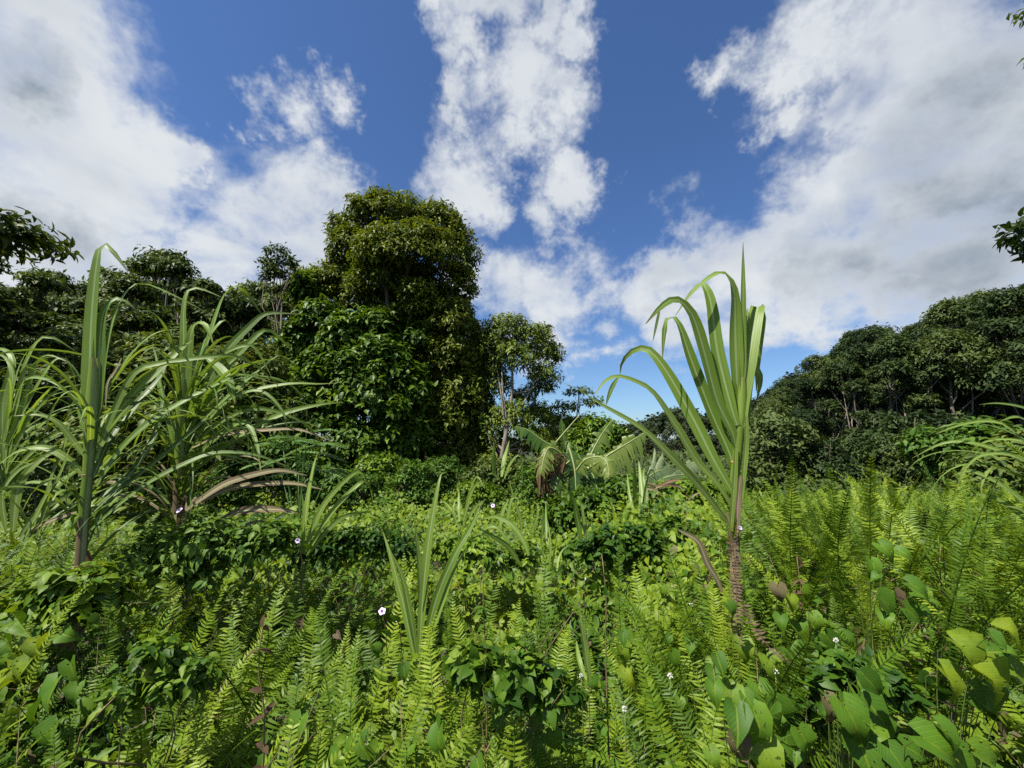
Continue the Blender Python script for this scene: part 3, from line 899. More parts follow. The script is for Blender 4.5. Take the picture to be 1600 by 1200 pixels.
MOUNDS = [('tangled mound of dark creepers at the foot of the second left cane', 320, 900, 2.25, [(320, 850, 60, 40), (250, 860, 55, 40), (390, 850, 50, 34), (430, 840, 40, 26), (300, 890, 70, 30)], 'shrub', .058, 480),
          ('creeper mound wrapped round the foot of the tall left cane', 140, 960, 1.9, [(100, 920, 40, 28), (160, 915, 36, 28), (50, 940, 40, 26), (130, 950, 60, 30)], 'cover', .050, 260),
          ('low creeper heap between the bent tip shoot and the clearing', 560, 900, 2.6, [(540, 850, 50, 26), (590, 845, 50, 24), (500, 865, 40, 26), (620, 860, 40, 20)], 'cover', .052, 420),
          ('leafy creeper heap left of the dry mound in the far clearing', 980, 880, 3.4, [(960, 850, 50, 24), (1010, 845, 50, 26), (1050, 835, 40, 24), (920, 860, 40, 20)], 'cover', .065, 420),
          ('leafy creeper heap in the middle of the clearing', 760, 910, 2.9, [(740, 865, 50, 22), (700, 860, 40, 20), (800, 870, 50, 20)], 'vine_bush', .06, 320),
          ('dark creeper heap at the bottom right of the young cane shoot', 760, 1110, 1.4, [(780, 1060, 50, 30), (740, 1040, 40, 26), (820, 1050, 40, 26), (860, 1080, 40, 26)], 'cover', .048, 300),
          ('creeper heap among the ferns at the bottom left', 250, 1100, 1.45, [(240, 1030, 40, 30), (290, 1060, 40, 30), (200, 1080, 40, 30)], 'cover', .048, 200),
          ('creeper heap under the big heart leaves at the lower right', 1330, 1100, 1.45, [(1290, 1040, 46, 26), (1350, 1060, 50, 26), (1400, 1080, 44, 26), (1250, 1100, 44, 26)], 'cover', .046, 240)]
for i, (lb, px, py, D, lobes, mat, leaf, n) in enumerate(MOUNDS):
    lobe_tree('creeper_mound', lb, px, py, D, lobes, M['vine_stem'], M[mat], int(n * .8), 6, leaf * .85, .006, 260 + i * 3, TH if i % 2 else T8, 'creeper', wl=.8 if i % 2 else .55, part='foliage', rag=1.1, fill=.85)
r = rng_of(77)
SHADED_SHRUBS = [(a, b.copy()) for a, b in SHRUBS]
for _, b in SHADED_SHRUBS:
    b.materials[0] = M['rubber']  # shrub copies recoloured with the leaf tone darkened for cloud shade
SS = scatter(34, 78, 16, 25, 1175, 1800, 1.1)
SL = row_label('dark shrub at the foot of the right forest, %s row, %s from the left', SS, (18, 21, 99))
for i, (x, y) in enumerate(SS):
    t = plant_tree('shrub', SHADED_SHRUBS[i % 3], x, y, (r.uniform(1.2, 2.1) if i % 3 else r.uniform(.5, .9)), r.random() * 6, SL(i, x, y), 'shrubs along the foot of the right forest', 'shrub')
SS = scatter(16, 79, 10, 15, 300, 860, .9)
SL = row_label('low shrub in the shade below the big tree, %s row, %s from the left', SS, (12, 99))
for i, (x, y) in enumerate(SS):
    t = plant_tree('shrub', SHRUBS[i % 3], x, y, r.uniform(.5, .85), r.random() * 6, SL(i, x, y), 'undergrowth shrubs below the big tree', 'shrub')

# pale shrub with flat feathery fans, left of the clearing
def feathery():
    D = 5.6
    p = P(470, 800, D)
    t = thing('feathery_shrub', 'pale green shrub with flat feathery fans above the brown cane leaf', 'shrub', (p[0], p[1], float(G(p[0], p[1]))))
    off = np.array(t.location)
    r = rng_of(5)
    for px, py, ang, L in [(420, 690, 170, .55), (450, 680, 150, .5), (480, 685, 20, .55), (505, 705, -5, .6), (440, 715, 200, .5), (490, 725, -15, .6), (530, 735, -20, .5), (410, 720, 185, .45), (465, 700, 60, .5), (520, 690, 10, .45), (455, 735, 160, .5), (500, 670, 40, .4)]:
        q = P(px, py, D + r.uniform(-.5, .5)) - off
        a = math.radians(ang)
        dr = nrm(np.array([math.cos(a), r.uniform(-.6, .4), math.sin(a) * .4 + .05]))
        n = 15
        s = np.linspace(0.08, 1, n)
        C = q + dr * (s[:, None] - .5) * L + np.array([0, 0, -.25])[None] * (s[:, None] ** 2) * L
        side = nrm(np.cross(dr, [0, 0, 1.0]))
        wd = np.sin(s * 2.6 + .35) * .12 + .03
        V1, F1, T1, U1 = leaf_arrays(C, np.tile(side + dr * .5, (n, 1)), np.tile([0, -.25, 1.0], (n, 1)) + r.normal(size=(n, 3)) * .15, wd, .055, r.normal(size=n) * .15 + .55, T4)
        V2, F2, T2_, U2 = leaf_arrays(C, np.tile(-side + dr * .5, (n, 1)), np.tile([0, -.25, 1.0], (n, 1)) + r.normal(size=(n, 3)) * .15, wd, .055, r.normal(size=n) * .15 + .55, T4)
        b = MB()
        b.add(V1, F1, T1, U1)
        b.add(V2, F2, T2_, U2)
        b.tube(np.vstack([[0, 0, .1], C[0] * .5 + [0, 0, .1], C[0], C[n // 2], C[-1]]), [.012, .009, .006, .004, .002], 4)
        b.build('fan_leaf', M['pale_shrub'], t)


feathery()

# ------------------------------------------------------------------ canes and tall grasses
def up_face(p, q):
    return nrm(np.array([0, 0, CAM_Z]) - p)


def trace(pts, d, dd=0.0):
    """centre line through picture points at depth d, bending dd metres deeper towards the tip"""
    n = len(pts)
    return np.array([P(a, b, d + dd * (i / max(1, n - 1)) ** 1.5) for i, (a, b) in enumerate(pts)])


def blade(parent, pts, wpx, d, dd=0.0, mat='cane', tint=.5, face=(0, -1, .35), twist=0.0, prof=None, name='leaf', fold=.22, wav=.06, seed=0, label=None):
    off = np.array(parent.location)
    C = trace(pts, d, dd) - off
    w_ = wpx * d / FPX * (.86 if wpx < 26 else .8)
    prof = prof or [.45, .8, 1, 1, .9, .7, .45, .06]
    b = MB()
    b.ribbon(C, [w_ * q for q in prof], face, fold, 22, twist, tint, wav, seed=seed)
    o = b.build(name, M[mat], parent)
    if label: o['label'] = label
    return o


def cane_root(name, label, cat, px, py, d, group=None):
    p = P(px, py, d)
    return thing(name, label, cat, (p[0], p[1], p[2]), 0, group)


def cane_stem(t, pts, d, wpx, nodes, mat='stem'):
    off = np.array(t.location)
    C = trace(pts, d)
    low = C[0] + (C[0] - C[1]) * .2
    C = np.vstack([[low[0], low[1], min(low[2], float(G(low[0], low[1]))) - .03], C]) - off
    k = d / FPX / 2
    b = MB()
    b.tube(C, [wpx * k * 1.12, wpx * k, wpx * k * .9, wpx * k * .45], 12, n=24)
    st = b.build('stem', M[mat], t)
    S = spline(C, 40)
    for f in nodes:
        i = int(f * 38)
        b = MB()
        ax = nrm(S[i + 1] - S[i]) * .006
        b.tube([S[i] - ax, S[i] - ax * .4, S[i] + ax * .4, S[i] + ax], np.array([.96, 1.13, 1.13, .96]) * wpx * k, 12, cap=False)
        b.build('node', M['node'], st)
    return st


# the lone cane on the right
Dc = 1.9
rc = cane_root('sugar_cane', 'lone sugar cane with a fan of long leaves standing right of centre', 'sugar cane', 1150, 1000, Dc)
cane_stem(rc, [(1148, 1000), (1147, 900), (1150, 820), (1147, 745), (1153, 690), (1158, 640)], Dc, 11.5, (.40, .5, .6, .70, .78, .86, .93))
HERO = [
    ([(1136, 815), (1118, 792), (1090, 757), (1057, 722), (1004, 671), (940, 633), (905, 610), (877, 597)], 14, -.25, 'cane_dark', .72),
    ([(1142, 790), (1120, 755), (1089, 720), (1057, 667), (1020, 613), (990, 595), (964, 588), (944, 597), (930, 617)], 15, -.15, 'cane', .7),
    ([(1145, 770), (1116, 720), (1084, 656), (1047, 589), (1020, 552), (1003, 544), (986, 550), (972, 566), (969, 583)], 20, .15, 'cane', .55),
    ([(1148, 745), (1140, 709), (1113, 648), (1081, 565), (1063, 512), (1052, 495), (1043, 497), (1038, 520), (1035, 562)], 21, .1, 'cane', .4),
    ([(1151, 710), (1145, 677), (1121, 627), (1100, 549), (1083, 495), (1064, 471), (1048, 469), (1028, 484), (1009, 506)], 21, -.1, 'cane', .45),
    ([(1152, 665), (1140, 627), (1121, 549), (1112, 480), (1103, 450), (1094, 444), (1083, 454), (1068, 475), (1055, 494)], 21, .1, 'cane', .5),
    ([(1155, 650), (1153, 627), (1149, 533), (1148, 467), (1141, 438), (1128, 426), (1110, 433), (1089, 451), (1072, 470)], 23, -.05, 'cane', .62),
    ([(1159, 650), (1160, 570), (1161, 480), (1161, 430), (1161, 378)], 11, 0, 'cane', .7),
    ([(1160, 668), (1162, 620), (1170, 560), (1177, 515), (1183, 484), (1186, 478), (1188, 500), (1184, 560), (1182, 610)], 26, .12, 'cane', .85),
    ([(1163, 680), (1166, 620), (1172, 585), (1180, 575), (1187, 584), (1187, 602), (1182, 626)], 15, .05, 'cane_dark', .5),
    ([(1158, 690), (1157, 620), (1156, 560), (1166, 500), (1168, 482)], 20, .04, 'cane', .9),
]
for i, (pts, wp, dd, mt, ti) in enumerate(HERO):
    blade(rc, pts, wp * 1.14, Dc - .01 * (i % 3), dd * 1.5, mt, ti + .12, (0.3 * math.sin(i * 2.1) - .15, -1, .45), ((-.9, -.4, .5, -.7, .3, -.5, -.8)[i] if i < 7 else .2), seed=i, wav=.10)
blade(rc, [(966, 590), (957, 604), (950, 622), (947, 634)], 8, Dc - .13, 0, 'cane_dark', .5, name='leaf_tip')
blade(rc, [(1031, 482), (1026, 505), (1020, 534)], 5, Dc - .1, 0, 'cane_dark', .2, name='leaf_tip')
blade(rc, [(1166, 650), (1166, 690), (1162, 740), (1157, 790)], 10, Dc - .03, 0, 'cane', .8, name='sheath', prof=[.6, 1, 1, .9, .5])
blade(rc, [(1150, 700), (1148, 745), (1144, 800), (1142, 830)], 12, Dc - .025, 0, 'cane', .9, name='sheath', prof=[.6, .8, .8, .6])
blade(rc, [(1157, 745), (1153, 790), (1152, 838)], 9, Dc - .03, 0, 'pink', .7, name='dry_sheath', prof=[.7, 1, .8])
blade(rc, [(1060, 828), (1090, 846), (1105, 880), (1120, 905), (1128, 925)], 13, Dc - .2, 0, 'dry', .4, name='dry_leaf', prof=[.2, .8, 1, .8, .4])
blade(rc, [(1135, 800), (1150, 850), (1160, 900)], 9, Dc - .02, 0, 'dry', .7, name='dry_leaf')

def extra_leaves(t, pts, d, n, seed, lean=0.0, mats=('cane', 'cane_dark'), lmin=.55, lmax=1.05):
    """further leaves all round a stem, bending over under their own weight"""
    r = rng_of(seed)
    S = spline(trace(pts, d) - np.array(t.location), 30)
    for i in range(n):
        p = S[int(r.integers(0, 30))]
        az = r.random() * 6.283
        out = np.array([math.cos(az) + lean, math.sin(az) * .8 + .15, 0])
        out = out / max(np.linalg.norm(out), .3)
        L, el, dr = r.uniform(lmin, lmax), r.uniform(.7, 1.35), r.uniform(1.3, 2.6)
        q, c = [p], p
        for k in range(8):
            e = el - dr * (k / 7) ** 1.6
            c = c + (out * math.cos(e) + np.array([0, 0, math.sin(e)])) * L / 8
            q.append(c)
        b = MB()
        w_ = r.uniform(.011, .030)
        sd = np.cross(out, [0, 0, 1.0])
        b.ribbon(q, [w_ * v for v in (.5, .9, 1, 1, .9, .7, .4, .05)], np.cross(sd, out * .5 + np.array([0, 0, .8])) * -1 + r.normal(size=3) * .2, .22, 18, r.uniform(-.7, .7), r.uniform(.25, .9), .06, seed=seed + i)
        b.build('leaf', M[mats[0] if r.random() < .6 else mats[1]], t)


# tall cane on the left
Da = 2.0
ra = cane_root('sugar_cane', 'tall sugar cane with a thick jointed stem at the left', 'sugar cane', 122, 935, Da)
cane_stem(ra, [(122, 935), (126, 870), (131, 800), (137, 740), (141, 690), (145, 630)], Da, 11.5, (.1, .28, .40, .52, .62, .72, .8, .88))
LEFT_A = [
    ([(143, 700), (140, 620), (142, 520), (148, 440), (155, 390), (161, 382), (170, 386), (184, 402), (200, 425)], 27, .05, .6),
    ([(148, 690), (154, 600), (157, 520), (163, 485), (177, 468), (192, 468), (208, 480), (218, 492)], 20, .1, .45),
    ([(152, 690), (165, 560), (180, 490), (195, 460), (214, 443), (236, 446), (283, 467), (322, 488)], 9, .3, .6),
    ([(146, 700), (160, 633), (193, 570), (233, 527), (262, 516), (288, 515)], 16, .2, .85),
    ([(156, 700), (183, 647), (227, 597), (277, 550), (300, 532)], 19, .35, .75),
    ([(150, 720), (175, 650), (210, 583), (253, 567), (333, 557), (370, 557), (402, 573), (435, 602)], 11, .35, .6),
    ([(143, 803), (180, 770), (233, 730), (317, 660), (345, 640)], 16, .4, .35),
    ([(140, 830), (185, 790), (240, 750), (300, 720), (343, 707), (400, 711), (448, 728)], 12, .3, .4),
    ([(146, 745), (170, 690), (205, 640), (250, 590), (262, 560)], 14, .5, .2),
    ([(150, 760), (190, 700), (240, 655), (300, 620), (340, 600), (380, 585), (432, 600)], 12, .5, .4),
    ([(138, 690), (128, 640), (135, 590), (150, 540), (158, 500)], 16, .2, .5),
    ([(136, 750), (110, 720), (70, 700), (30, 705), (0, 725), (-30, 750)], 11, -.1, .7),
    ([(138, 720), (115, 690), (90, 660), (60, 648), (20, 650)], 9, -.1, .8),
    ([(152, 790), (200, 745), (238, 690), (252, 645), (258, 600)], 15, .6, .25),
]
for i, (pts, wp, dd, ti) in enumerate(LEFT_A):
    blade(ra, pts, wp, Da, dd, 'cane_dark' if i in (6, 7, 8, 13) else 'cane', ti, (0.5 * math.sin(i * 1.7), -1, .5), .4 * math.sin(i), seed=20 + i)
blade(ra, [(138, 860), (141, 900), (130, 935)], 12, Da - .03, 0, 'rust', .3, name='dry_sheath')
blade(ra, [(190, 560), (180, 580), (168, 600), (165, 640)], 5, Da - .03, 0, 'dry', .8, name='dry_leaf')
blade(ra, [(290, 797), (333, 767), (367, 750), (433, 735), (480, 743)], 12, Da + .1, .1, 'dry', .6, name='dry_leaf')
blade(ra, [(120, 800), (90, 810), (60, 822), (40, 840)], 8, Da, 0, 'dry', .6, name='dry_leaf')

# second cane behind it
Db = 2.45
rb_ = cane_root('sugar_cane', 'second sugar cane leaning its many arching leaves to the right', 'sugar cane', 277, 850, Db)
cane_stem(rb_, [(277, 850), (278, 780), (281, 700), (283, 640)], Db, 10.5, (.3, .5, .7, .85), 'stem')
LEFT_B = [
    ([(283, 660), (287, 560), (287, 490), (292, 458), (304, 450), (322, 454), (345, 464)], 13, .1, .7),
    ([(286, 660), (293, 567), (300, 517), (311, 505), (322, 510), (334, 540)], 17, -.1, .85),
    ([(292, 660), (318, 560), (338, 495), (352, 460), (369, 447), (386, 459), (408, 490)], 19, .2, .6),
    ([(296, 660), (325, 600), (353, 550), (387, 513), (413, 491), (440, 489), (466, 491)], 16, .2, .65),
    ([(298, 670), (333, 600), (367, 560), (410, 517), (432, 524), (458, 550)], 14, .3, .4),
    ([(305, 670), (345, 630), (400, 583), (437, 556), (458, 572)], 13, .3, .5),
    ([(325, 560), (345, 578), (358, 598), (367, 630)], 17, -.1, .4),
    ([(290, 700), (313, 650), (367, 617), (450, 600), (500, 600), (527, 598)], 10, .3, .85),
    ([(300, 740), (353, 697), (433, 650), (500, 632), (537, 629)], 12, .25, .75),
    ([(286, 730), (330, 670), (390, 640), (440, 645), (480, 665), (500, 690)], 8, .3, .6),
    ([(283, 720), (265, 660), (250, 600), (245, 560), (238, 540)], 13, .2, .45),
    ([(285, 750), (320, 720), (370, 690), (420, 668), (470, 660), (500, 668)], 9, .2, .7),
    ([(284, 745), (330, 690), (380, 660), (400, 690), (408, 740)], 10, -.2, .4),
    ([(282, 700), (296, 600), (318, 540), (350, 500), (365, 520)], 15, .2, .7),
    ([(284, 690), (300, 610), (340, 560), (380, 540), (400, 545), (425, 590)], 9, .1, .55),
    ([(288, 720), (340, 640), (400, 610), (440, 640), (452, 690)], 8, 0, .5),
]
for i, (pts, wp, dd, ti) in enumerate(LEFT_B):
    blade(rb_, pts, wp, Db, dd, 'cane_dark' if i % 4 == 3 else 'cane', ti, (0.5 * math.sin(i * 2.3), -1, .5), .5 * math.sin(i * 1.3), seed=50 + i)
for i, (pts, wp) in enumerate([([(300, 790), (367, 762), (433, 755), (470, 757), (505, 765)], 12), ([(340, 815), (377, 799), (430, 796), (470, 802)], 16), ([(300, 700), (350, 680), (420, 672), (470, 672), (520, 690)], 8),
                               ([(300, 870), (360, 835), (400, 815), (425, 818)], 10), ([(290, 910), (340, 885), (385, 862)], 8)]):
    blade(rb_, pts, wp, Db - .1, .1, 'dry', .45 + .1 * i, (0, -1, .8), name='dry_leaf', seed=70 + i)


def sheath(t, pts, d, radii_px, tint=.7, mat='cane'):
    C = trace(pts, d) - np.array(t.location)
    b = MB()
    b.tube(C, np.array(radii_px) * d / FPX, 10, tint, n=14, cap=False)
    b.build('sheath', M[mat], t)


sheath(rc, [(1151, 720), (1154, 680), (1158, 640), (1160, 590)], Dc, [6.6, 7.4, 8.6, 8, 5], .8)
sheath(rc, [(1146, 775), (1148, 745), (1151, 715)], Dc, [6.4, 6.8, 7.0], .75)
sheath(rc, [(1149, 850), (1148, 810), (1147, 772)], Dc, [6.6, 6.8, 6.3], .3, 'pink')
sheath(ra, [(137, 745), (141, 690), (144, 640), (147, 560)], Da, [6.2, 7.2, 8.4, 7.5, 5], .75)
sheath(ra, [(131, 810), (134, 775), (138, 740)], Da, [6.2, 6.6, 6.0], .5)
sheath(ra, [(124, 900), (128, 850), (131, 805)], Da, [6.4, 6.6, 6.0], .25, 'dry')
sheath(rb_, [(280, 730), (282, 680), (284, 640), (287, 570)], Db, [6, 7, 8, 7, 4], .8)
sheath(rb_, [(277, 800), (279, 760), (281, 720)], Db, [6, 6.6, 6], .35, 'dry')


def fountain(name, label, px, py, d, leaves, group=None, mat='cane', cat='grass clump', seed=0):
    t = cane_root(name, label, cat, px, py, d, group)
    for i, (pts, wp) in enumerate(leaves):
        r = rng_of(seed + i)
        blade(t, pts, wp, d, r.uniform(-.1, .25) * d * .4, mat, r.uniform(.55, 1.0), (r.uniform(-.6, .6), -1, .4), r.uniform(-.5, .5), seed=seed + i)
    return t


extra_leaves(ra, [(131, 800), (137, 740), (141, 690), (144, 640)], Da + .1, 22, 900, .45)
extra_leaves(ra, [(124, 900), (128, 850), (133, 780)], Da + .15, 20, 905, .5, ('cane_dark', 'cane'), .4, .8)
extra_leaves(rb_, [(278, 780), (281, 700), (283, 640)], Db, 46, 930, .35)
extra_leaves(rb_, [(277, 840), (278, 800), (279, 760)], Db, 26, 935, .3, ('cane_dark', 'dry'), .4, .85)
fc = fountain('grass_clump', 'fountain of arching cane leaves at the far left edge', 10, 760, 2.3,
         [([(10, 740), (25, 640), (40, 570), (62, 530), (85, 528), (120, 550)], 11), ([(8, 730), (15, 640), (30, 575), (50, 540), (80, 520)], 9), ([(5, 720), (5, 630), (20, 565), (0, 545), (-30, 560)], 11),
          ([(12, 720), (50, 650), (90, 610), (130, 600)], 7), ([(12, 730), (50, 680), (90, 645), (135, 635)], 8), ([(10, 700), (60, 600), (90, 560), (110, 570), (120, 610)], 8), ([(8, 690), (30, 610), (50, 590), (90, 600), (130, 640)], 7),
          ([(10, 700), (-10, 620), (-40, 590)], 9), ([(15, 740), (70, 690), (110, 670), (150, 672)], 8), ([(10, 700), (40, 620), (55, 570), (75, 555), (105, 565)], 8), ([(5, 690), (20, 600), (10, 560), (-20, 550)], 8)], mat='cane', seed=300)
extra_leaves(fc, [(8, 790), (12, 740), (10, 690)], 2.35, 34, 960, -.1, lmax=.9)
fc = fountain('grass_clump', 'broad drooping grass blades low at the far left below the cane fountain', 30, 830, 2.0,
         [([(20, 830), (30, 760), (60, 720), (90, 705), (110, 715)], 14), ([(10, 830), (5, 770), (30, 735), (60, 720)], 14), ([(40, 840), (70, 780), (95, 740), (110, 700), (125, 690)], 12), ([(45, 840), (90, 790), (130, 750)], 8),
          ([(10, 800), (-10, 760), (-20, 740)], 12), ([(60, 840), (80, 750), (100, 700), (110, 660), (128, 650)], 11), ([(30, 840), (60, 800), (110, 770), (140, 740)], 9)], mat='cane_dark', seed=330)
extra_leaves(fc, [(20, 860), (40, 840), (70, 830)], 2.05, 12, 980, .1, ('cane_dark', 'cane'), .4, .75)
fountain('cane_shoot', 'young cane shoot of stiff pale blades in the middle foreground', 652, 1030, 1.75,
         [([(655, 1020), (661, 930), (668, 860), (678, 795), (687, 748), (692, 738)], 15), ([(646, 1020), (634, 960), (620, 905), (608, 860), (598, 830)], 13), ([(651, 1020), (641, 960), (628, 900), (611, 862)], 11),
          ([(662, 1010), (684, 930), (712, 865), (735, 825), (752, 785)], 15), ([(664, 1015), (690, 945), (710, 890), (733, 850)], 11), ([(656, 950), (656, 890), (648, 815)], 9)], mat='cane', cat='cane shoot', seed=350)
fountain('cane_shoot', 'young cane shoot with bent tips left of the clearing', 475, 870, 2.3,
         [([(472, 865), (480, 790), (489, 735), (496, 708)], 12), ([(475, 865), (500, 800), (528, 762), (556, 738), (566, 740), (572, 756)], 11), ([(478, 868), (515, 805), (548, 768), (568, 752), (578, 760), (584, 792)], 10),
          ([(480, 868), (510, 830), (540, 806), (582, 799)], 9), ([(473, 865), (475, 800), (470, 760)], 8)], cat='cane shoot', seed=370)
SHOOTS = [
    ('stubby cut looking pair of blades poking up below the open tree', 786, 760, 5.2, [([(772, 742), (771, 715), (772, 690)], 9), ([(784, 745), (789, 715), (796, 688)], 9), ([(788, 748), (797, 725), (808, 712), (816, 716)], 5), ([(780, 748), (770, 740), (760, 742)], 4)]),
    ('grass tuft in the far middle of the clearing, left of the flower', 720, 830, 4.2, [([(718, 815), (717, 790), (717, 765)], 6), ([(724, 815), (730, 790), (740, 762), (755, 750)], 7), ([(713, 815), (708, 795), (712, 780)], 5), ([(728, 815), (745, 790), (760, 780)], 5), ([(725, 815), (732, 775), (745, 745), (758, 765)], 4), ([(716, 815), (700, 790), (688, 782)], 4)]),
    ('arching pale grass tuft right of the young cane shoot', 815, 870, 2.7, [([(826, 868), (818, 845), (800, 820), (775, 807), (750, 812)], 10), ([(815, 885), (795, 855), (770, 838), (748, 825)], 9), ([(800, 868), (790, 840), (770, 822), (742, 838)], 6)]),
    ('grass tuft with bent blades before the dead banana leaves', 800, 835, 3.8, [([(790, 830), (795, 800), (800, 780), (807, 778), (815, 790)], 7), ([(815, 835), (813, 810), (805, 785), (798, 760), (795, 750)], 6), ([(780, 825), (785, 800), (795, 780)], 7), ([(828, 835), (838, 810), (840, 790), (830, 782)], 5), ([(854, 850), (853, 815), (853, 785)], 5), ([(845, 850), (848, 820), (848, 790)], 4)]),
    ('upright pair of pale blades below the banana plant', 912, 845, 3.2, [([(908, 842), (902, 810), (897, 785), (888, 768), (883, 770)], 10), ([(915, 842), (911, 810), (907, 785), (903, 780)], 9), ([(917, 843), (917, 825), (916, 808)], 6)]),
    ('dark upright grass tuft right of the banana plant', 995, 820, 5.0, [([(995, 815), (992, 770), (990, 715)], 10), ([(1000, 815), (1003, 770), (998, 720)], 10), ([(1000, 815), (1010, 780), (1005, 745), (1008, 730)], 7), ([(996, 815), (985, 780), (980, 740)], 6), ([(1002, 800), (1012, 745), (1020, 735), (1025, 755)], 5)]),
    ('single narrow bluish blade low in the right middle foreground', 915, 1050, 1.5, [([(922, 1065), (915, 1020), (908, 975), (905, 958)], 13), ([(915, 1060), (905, 1030), (900, 1000)], 8)]),
    ('thin grass blades at the right side of the clearing', 860, 900, 2.8, [([(862, 890), (866, 860), (872, 830)], 4), ([(858, 892), (860, 850), (855, 810)], 4), ([(870, 892), (876, 865), (890, 850)], 4)]),
]
for i, (lb, px, py, d, lv) in enumerate(SHOOTS):
    fountain('grass_tuft', lb, px, py, d, lv, mat='cane_dark' if i == 5 else 'cane', cat='grass tuft', seed=400 + i * 12)
fe = fountain('grass_clump', 'clump of long arching blades entering from the right edge', 1690, 830, 1.9,
         [([(1690, 800), (1640, 740), (1580, 672), (1545, 658), (1500, 664), (1462, 678)], 9), ([(1690, 800), (1620, 730), (1555, 702), (1505, 690), (1468, 694), (1425, 716)], 9), ([(1690, 760), (1640, 690), (1600, 655), (1580, 652), (1560, 660)], 9),
          ([(1690, 840), (1620, 800), (1570, 762), (1530, 740), (1508, 736), (1488, 744)], 16), ([(1690, 720), (1640, 655), (1600, 637), (1560, 630), (1530, 632)], 6), ([(1680, 860), (1620, 825), (1570, 785), (1530, 772), (1500, 778)], 11),
          ([(1690, 800), (1600, 720), (1540, 710), (1510, 730), (1495, 760)], 7), ([(1680, 880), (1640, 850), (1600, 800), (1570, 790)], 12), ([(1690, 780), (1650, 720), (1600, 690), (1540, 690), (1500, 720)], 6)], cat='grass clump', seed=500)
extra_leaves(fe, [(1690, 860), (1680, 800), (1690, 760)], 1.95, 8, 990, -.5, ('cane_dark', 'cane'), .5, .95)

# ------------------------------------------------------------------ banana plants
def banana_leaf(t, pts, wpx, d, dd, tint, mat='banana', seed=0, face=(0, -1, .4), sag=.25, n=24, label=None):
    """midrib plus torn blade strips on both sides, each leaf a part, its midrib a sub-part"""
    off = np.array(t.location)
    r = rng_of(seed)
    C = spline(trace(pts, d, dd) - off, n)
    tg = nrm(np.gradient(C, axis=0))
    side = nrm(np.cross(tg, np.broadcast_to(face, tg.shape)))
    nr = np.cross(side, tg)
    k = d / FPX
    b = MB()
    s = np.linspace(0, 1, n)
    half = wpx * k / 2 * np.interp(s, [0, .1, .25, .6, .85, 1], [.15, .75, 1, 1, .7, .12])
    for sg in (-1, 1):
        i = 0
        while i < n - 1:
            m = min(n - 1 - i, int(r.integers(1, 3)))
            bend = r.uniform(.2, 1.5) * sag
            a = np.arange(i, i + m + 1)
            gapf = np.linspace(.035, -.035, m + 1)[:, None]
            cols = []
            for q in (0, .35, .7, 1.0):
                h = half[a, None] * q
                cols.append(C[a] + side[a] * sg * h * (1 - .25 * bend * q) + tg[a] * h * (.28 + gapf * 4 * q) + nr[a] * h * (.25 - .2 * q) + np.array([0, 0, -1.0]) * h * q * bend * 1.6)
            V = np.stack(cols, 1).reshape(-1, 3)
            ii = np.arange(m)[:, None] * 4
            jj = np.arange(3)[None]
            F = np.stack([ii + jj, ii + jj + 1, ii + 5 + jj, ii + 4 + jj], -1).reshape(-1, 4)
            b.add(V, [F], tint + r.normal() * .1)
            i += m
    lf = b.build('leaf', M[mat], t)
    if label: lf['label'] = label
    b = MB()
    b.tube(C, np.linspace(.022, .006, n) * (wpx * k / .45 if wpx * k < .45 else 1), 6)
    b.build('midrib', M['midrib'], lf)
    return lf


bp_ = P(893, 800, 7.0)
ba = thing('banana_plant', 'banana plant with torn green leaves and brown dead ones, right of centre', 'banana plant', (bp_[0], bp_[1], float(G(bp_[0], bp_[1]))))
off = np.array(ba.location)
b = MB()
b.tube(np.array([bp_ - [0, 0, .5], P(892, 760, 7.0), P(890, 720, 7.0), P(888, 690, 7.0)]) - off, [.10, .09, .07, .05], 10, n=10)
b.build('pseudostem', M['greenstem'], ba)
banana_leaf(ba, [(889, 700), (893, 712), (898, 735), (900, 768)], 48, 6.9, -.3, .25, seed=1, sag=.15)
banana_leaf(ba, [(886, 715), (868, 700), (848, 688), (825, 672), (806, 666)], 24, 6.9, .1, .5, seed=2, sag=.9)
banana_leaf(ba, [(900, 745), (925, 728), (955, 708), (985, 690), (1008, 676)], 42, 6.8, -.2, .7, seed=3, sag=.8)
banana_leaf(ba, [(912, 730), (922, 712), (938, 682), (955, 658)], 34, 7.2, .3, .55, seed=4, sag=.5)
banana_leaf(ba, [(887, 712), (882, 690), (879, 672), (877, 655)], 13, 7.0, 0, .4, seed=5, sag=.1)
banana_leaf(ba, [(886, 720), (872, 705), (858, 700), (850, 715), (845, 740)], 34, 6.7, -.3, .75, seed=6, sag=.6)
banana_leaf(ba, [(900, 735), (915, 718), (935, 714), (948, 722), (952, 745)], 30, 6.6, -.4, .85, seed=7, sag=.5)
banana_leaf(ba, [(890, 720), (880, 730), (872, 745), (868, 765)], 30, 6.8, -.3, .35, seed=8, sag=.3)
banana_leaf(ba, [(893, 735), (905, 725), (925, 740), (935, 770)], 36, 6.9, -.3, .2, seed=9, sag=.3)
b = MB()
b.tube(np.array([P(868, 692, 6.9), P(885, 672, 6.9), P(906, 648, 6.9)]) - off, [.016, .012, .008], 6, n=8)
b.build('petiole', M['midrib'], ba)
r = rng_of(66)
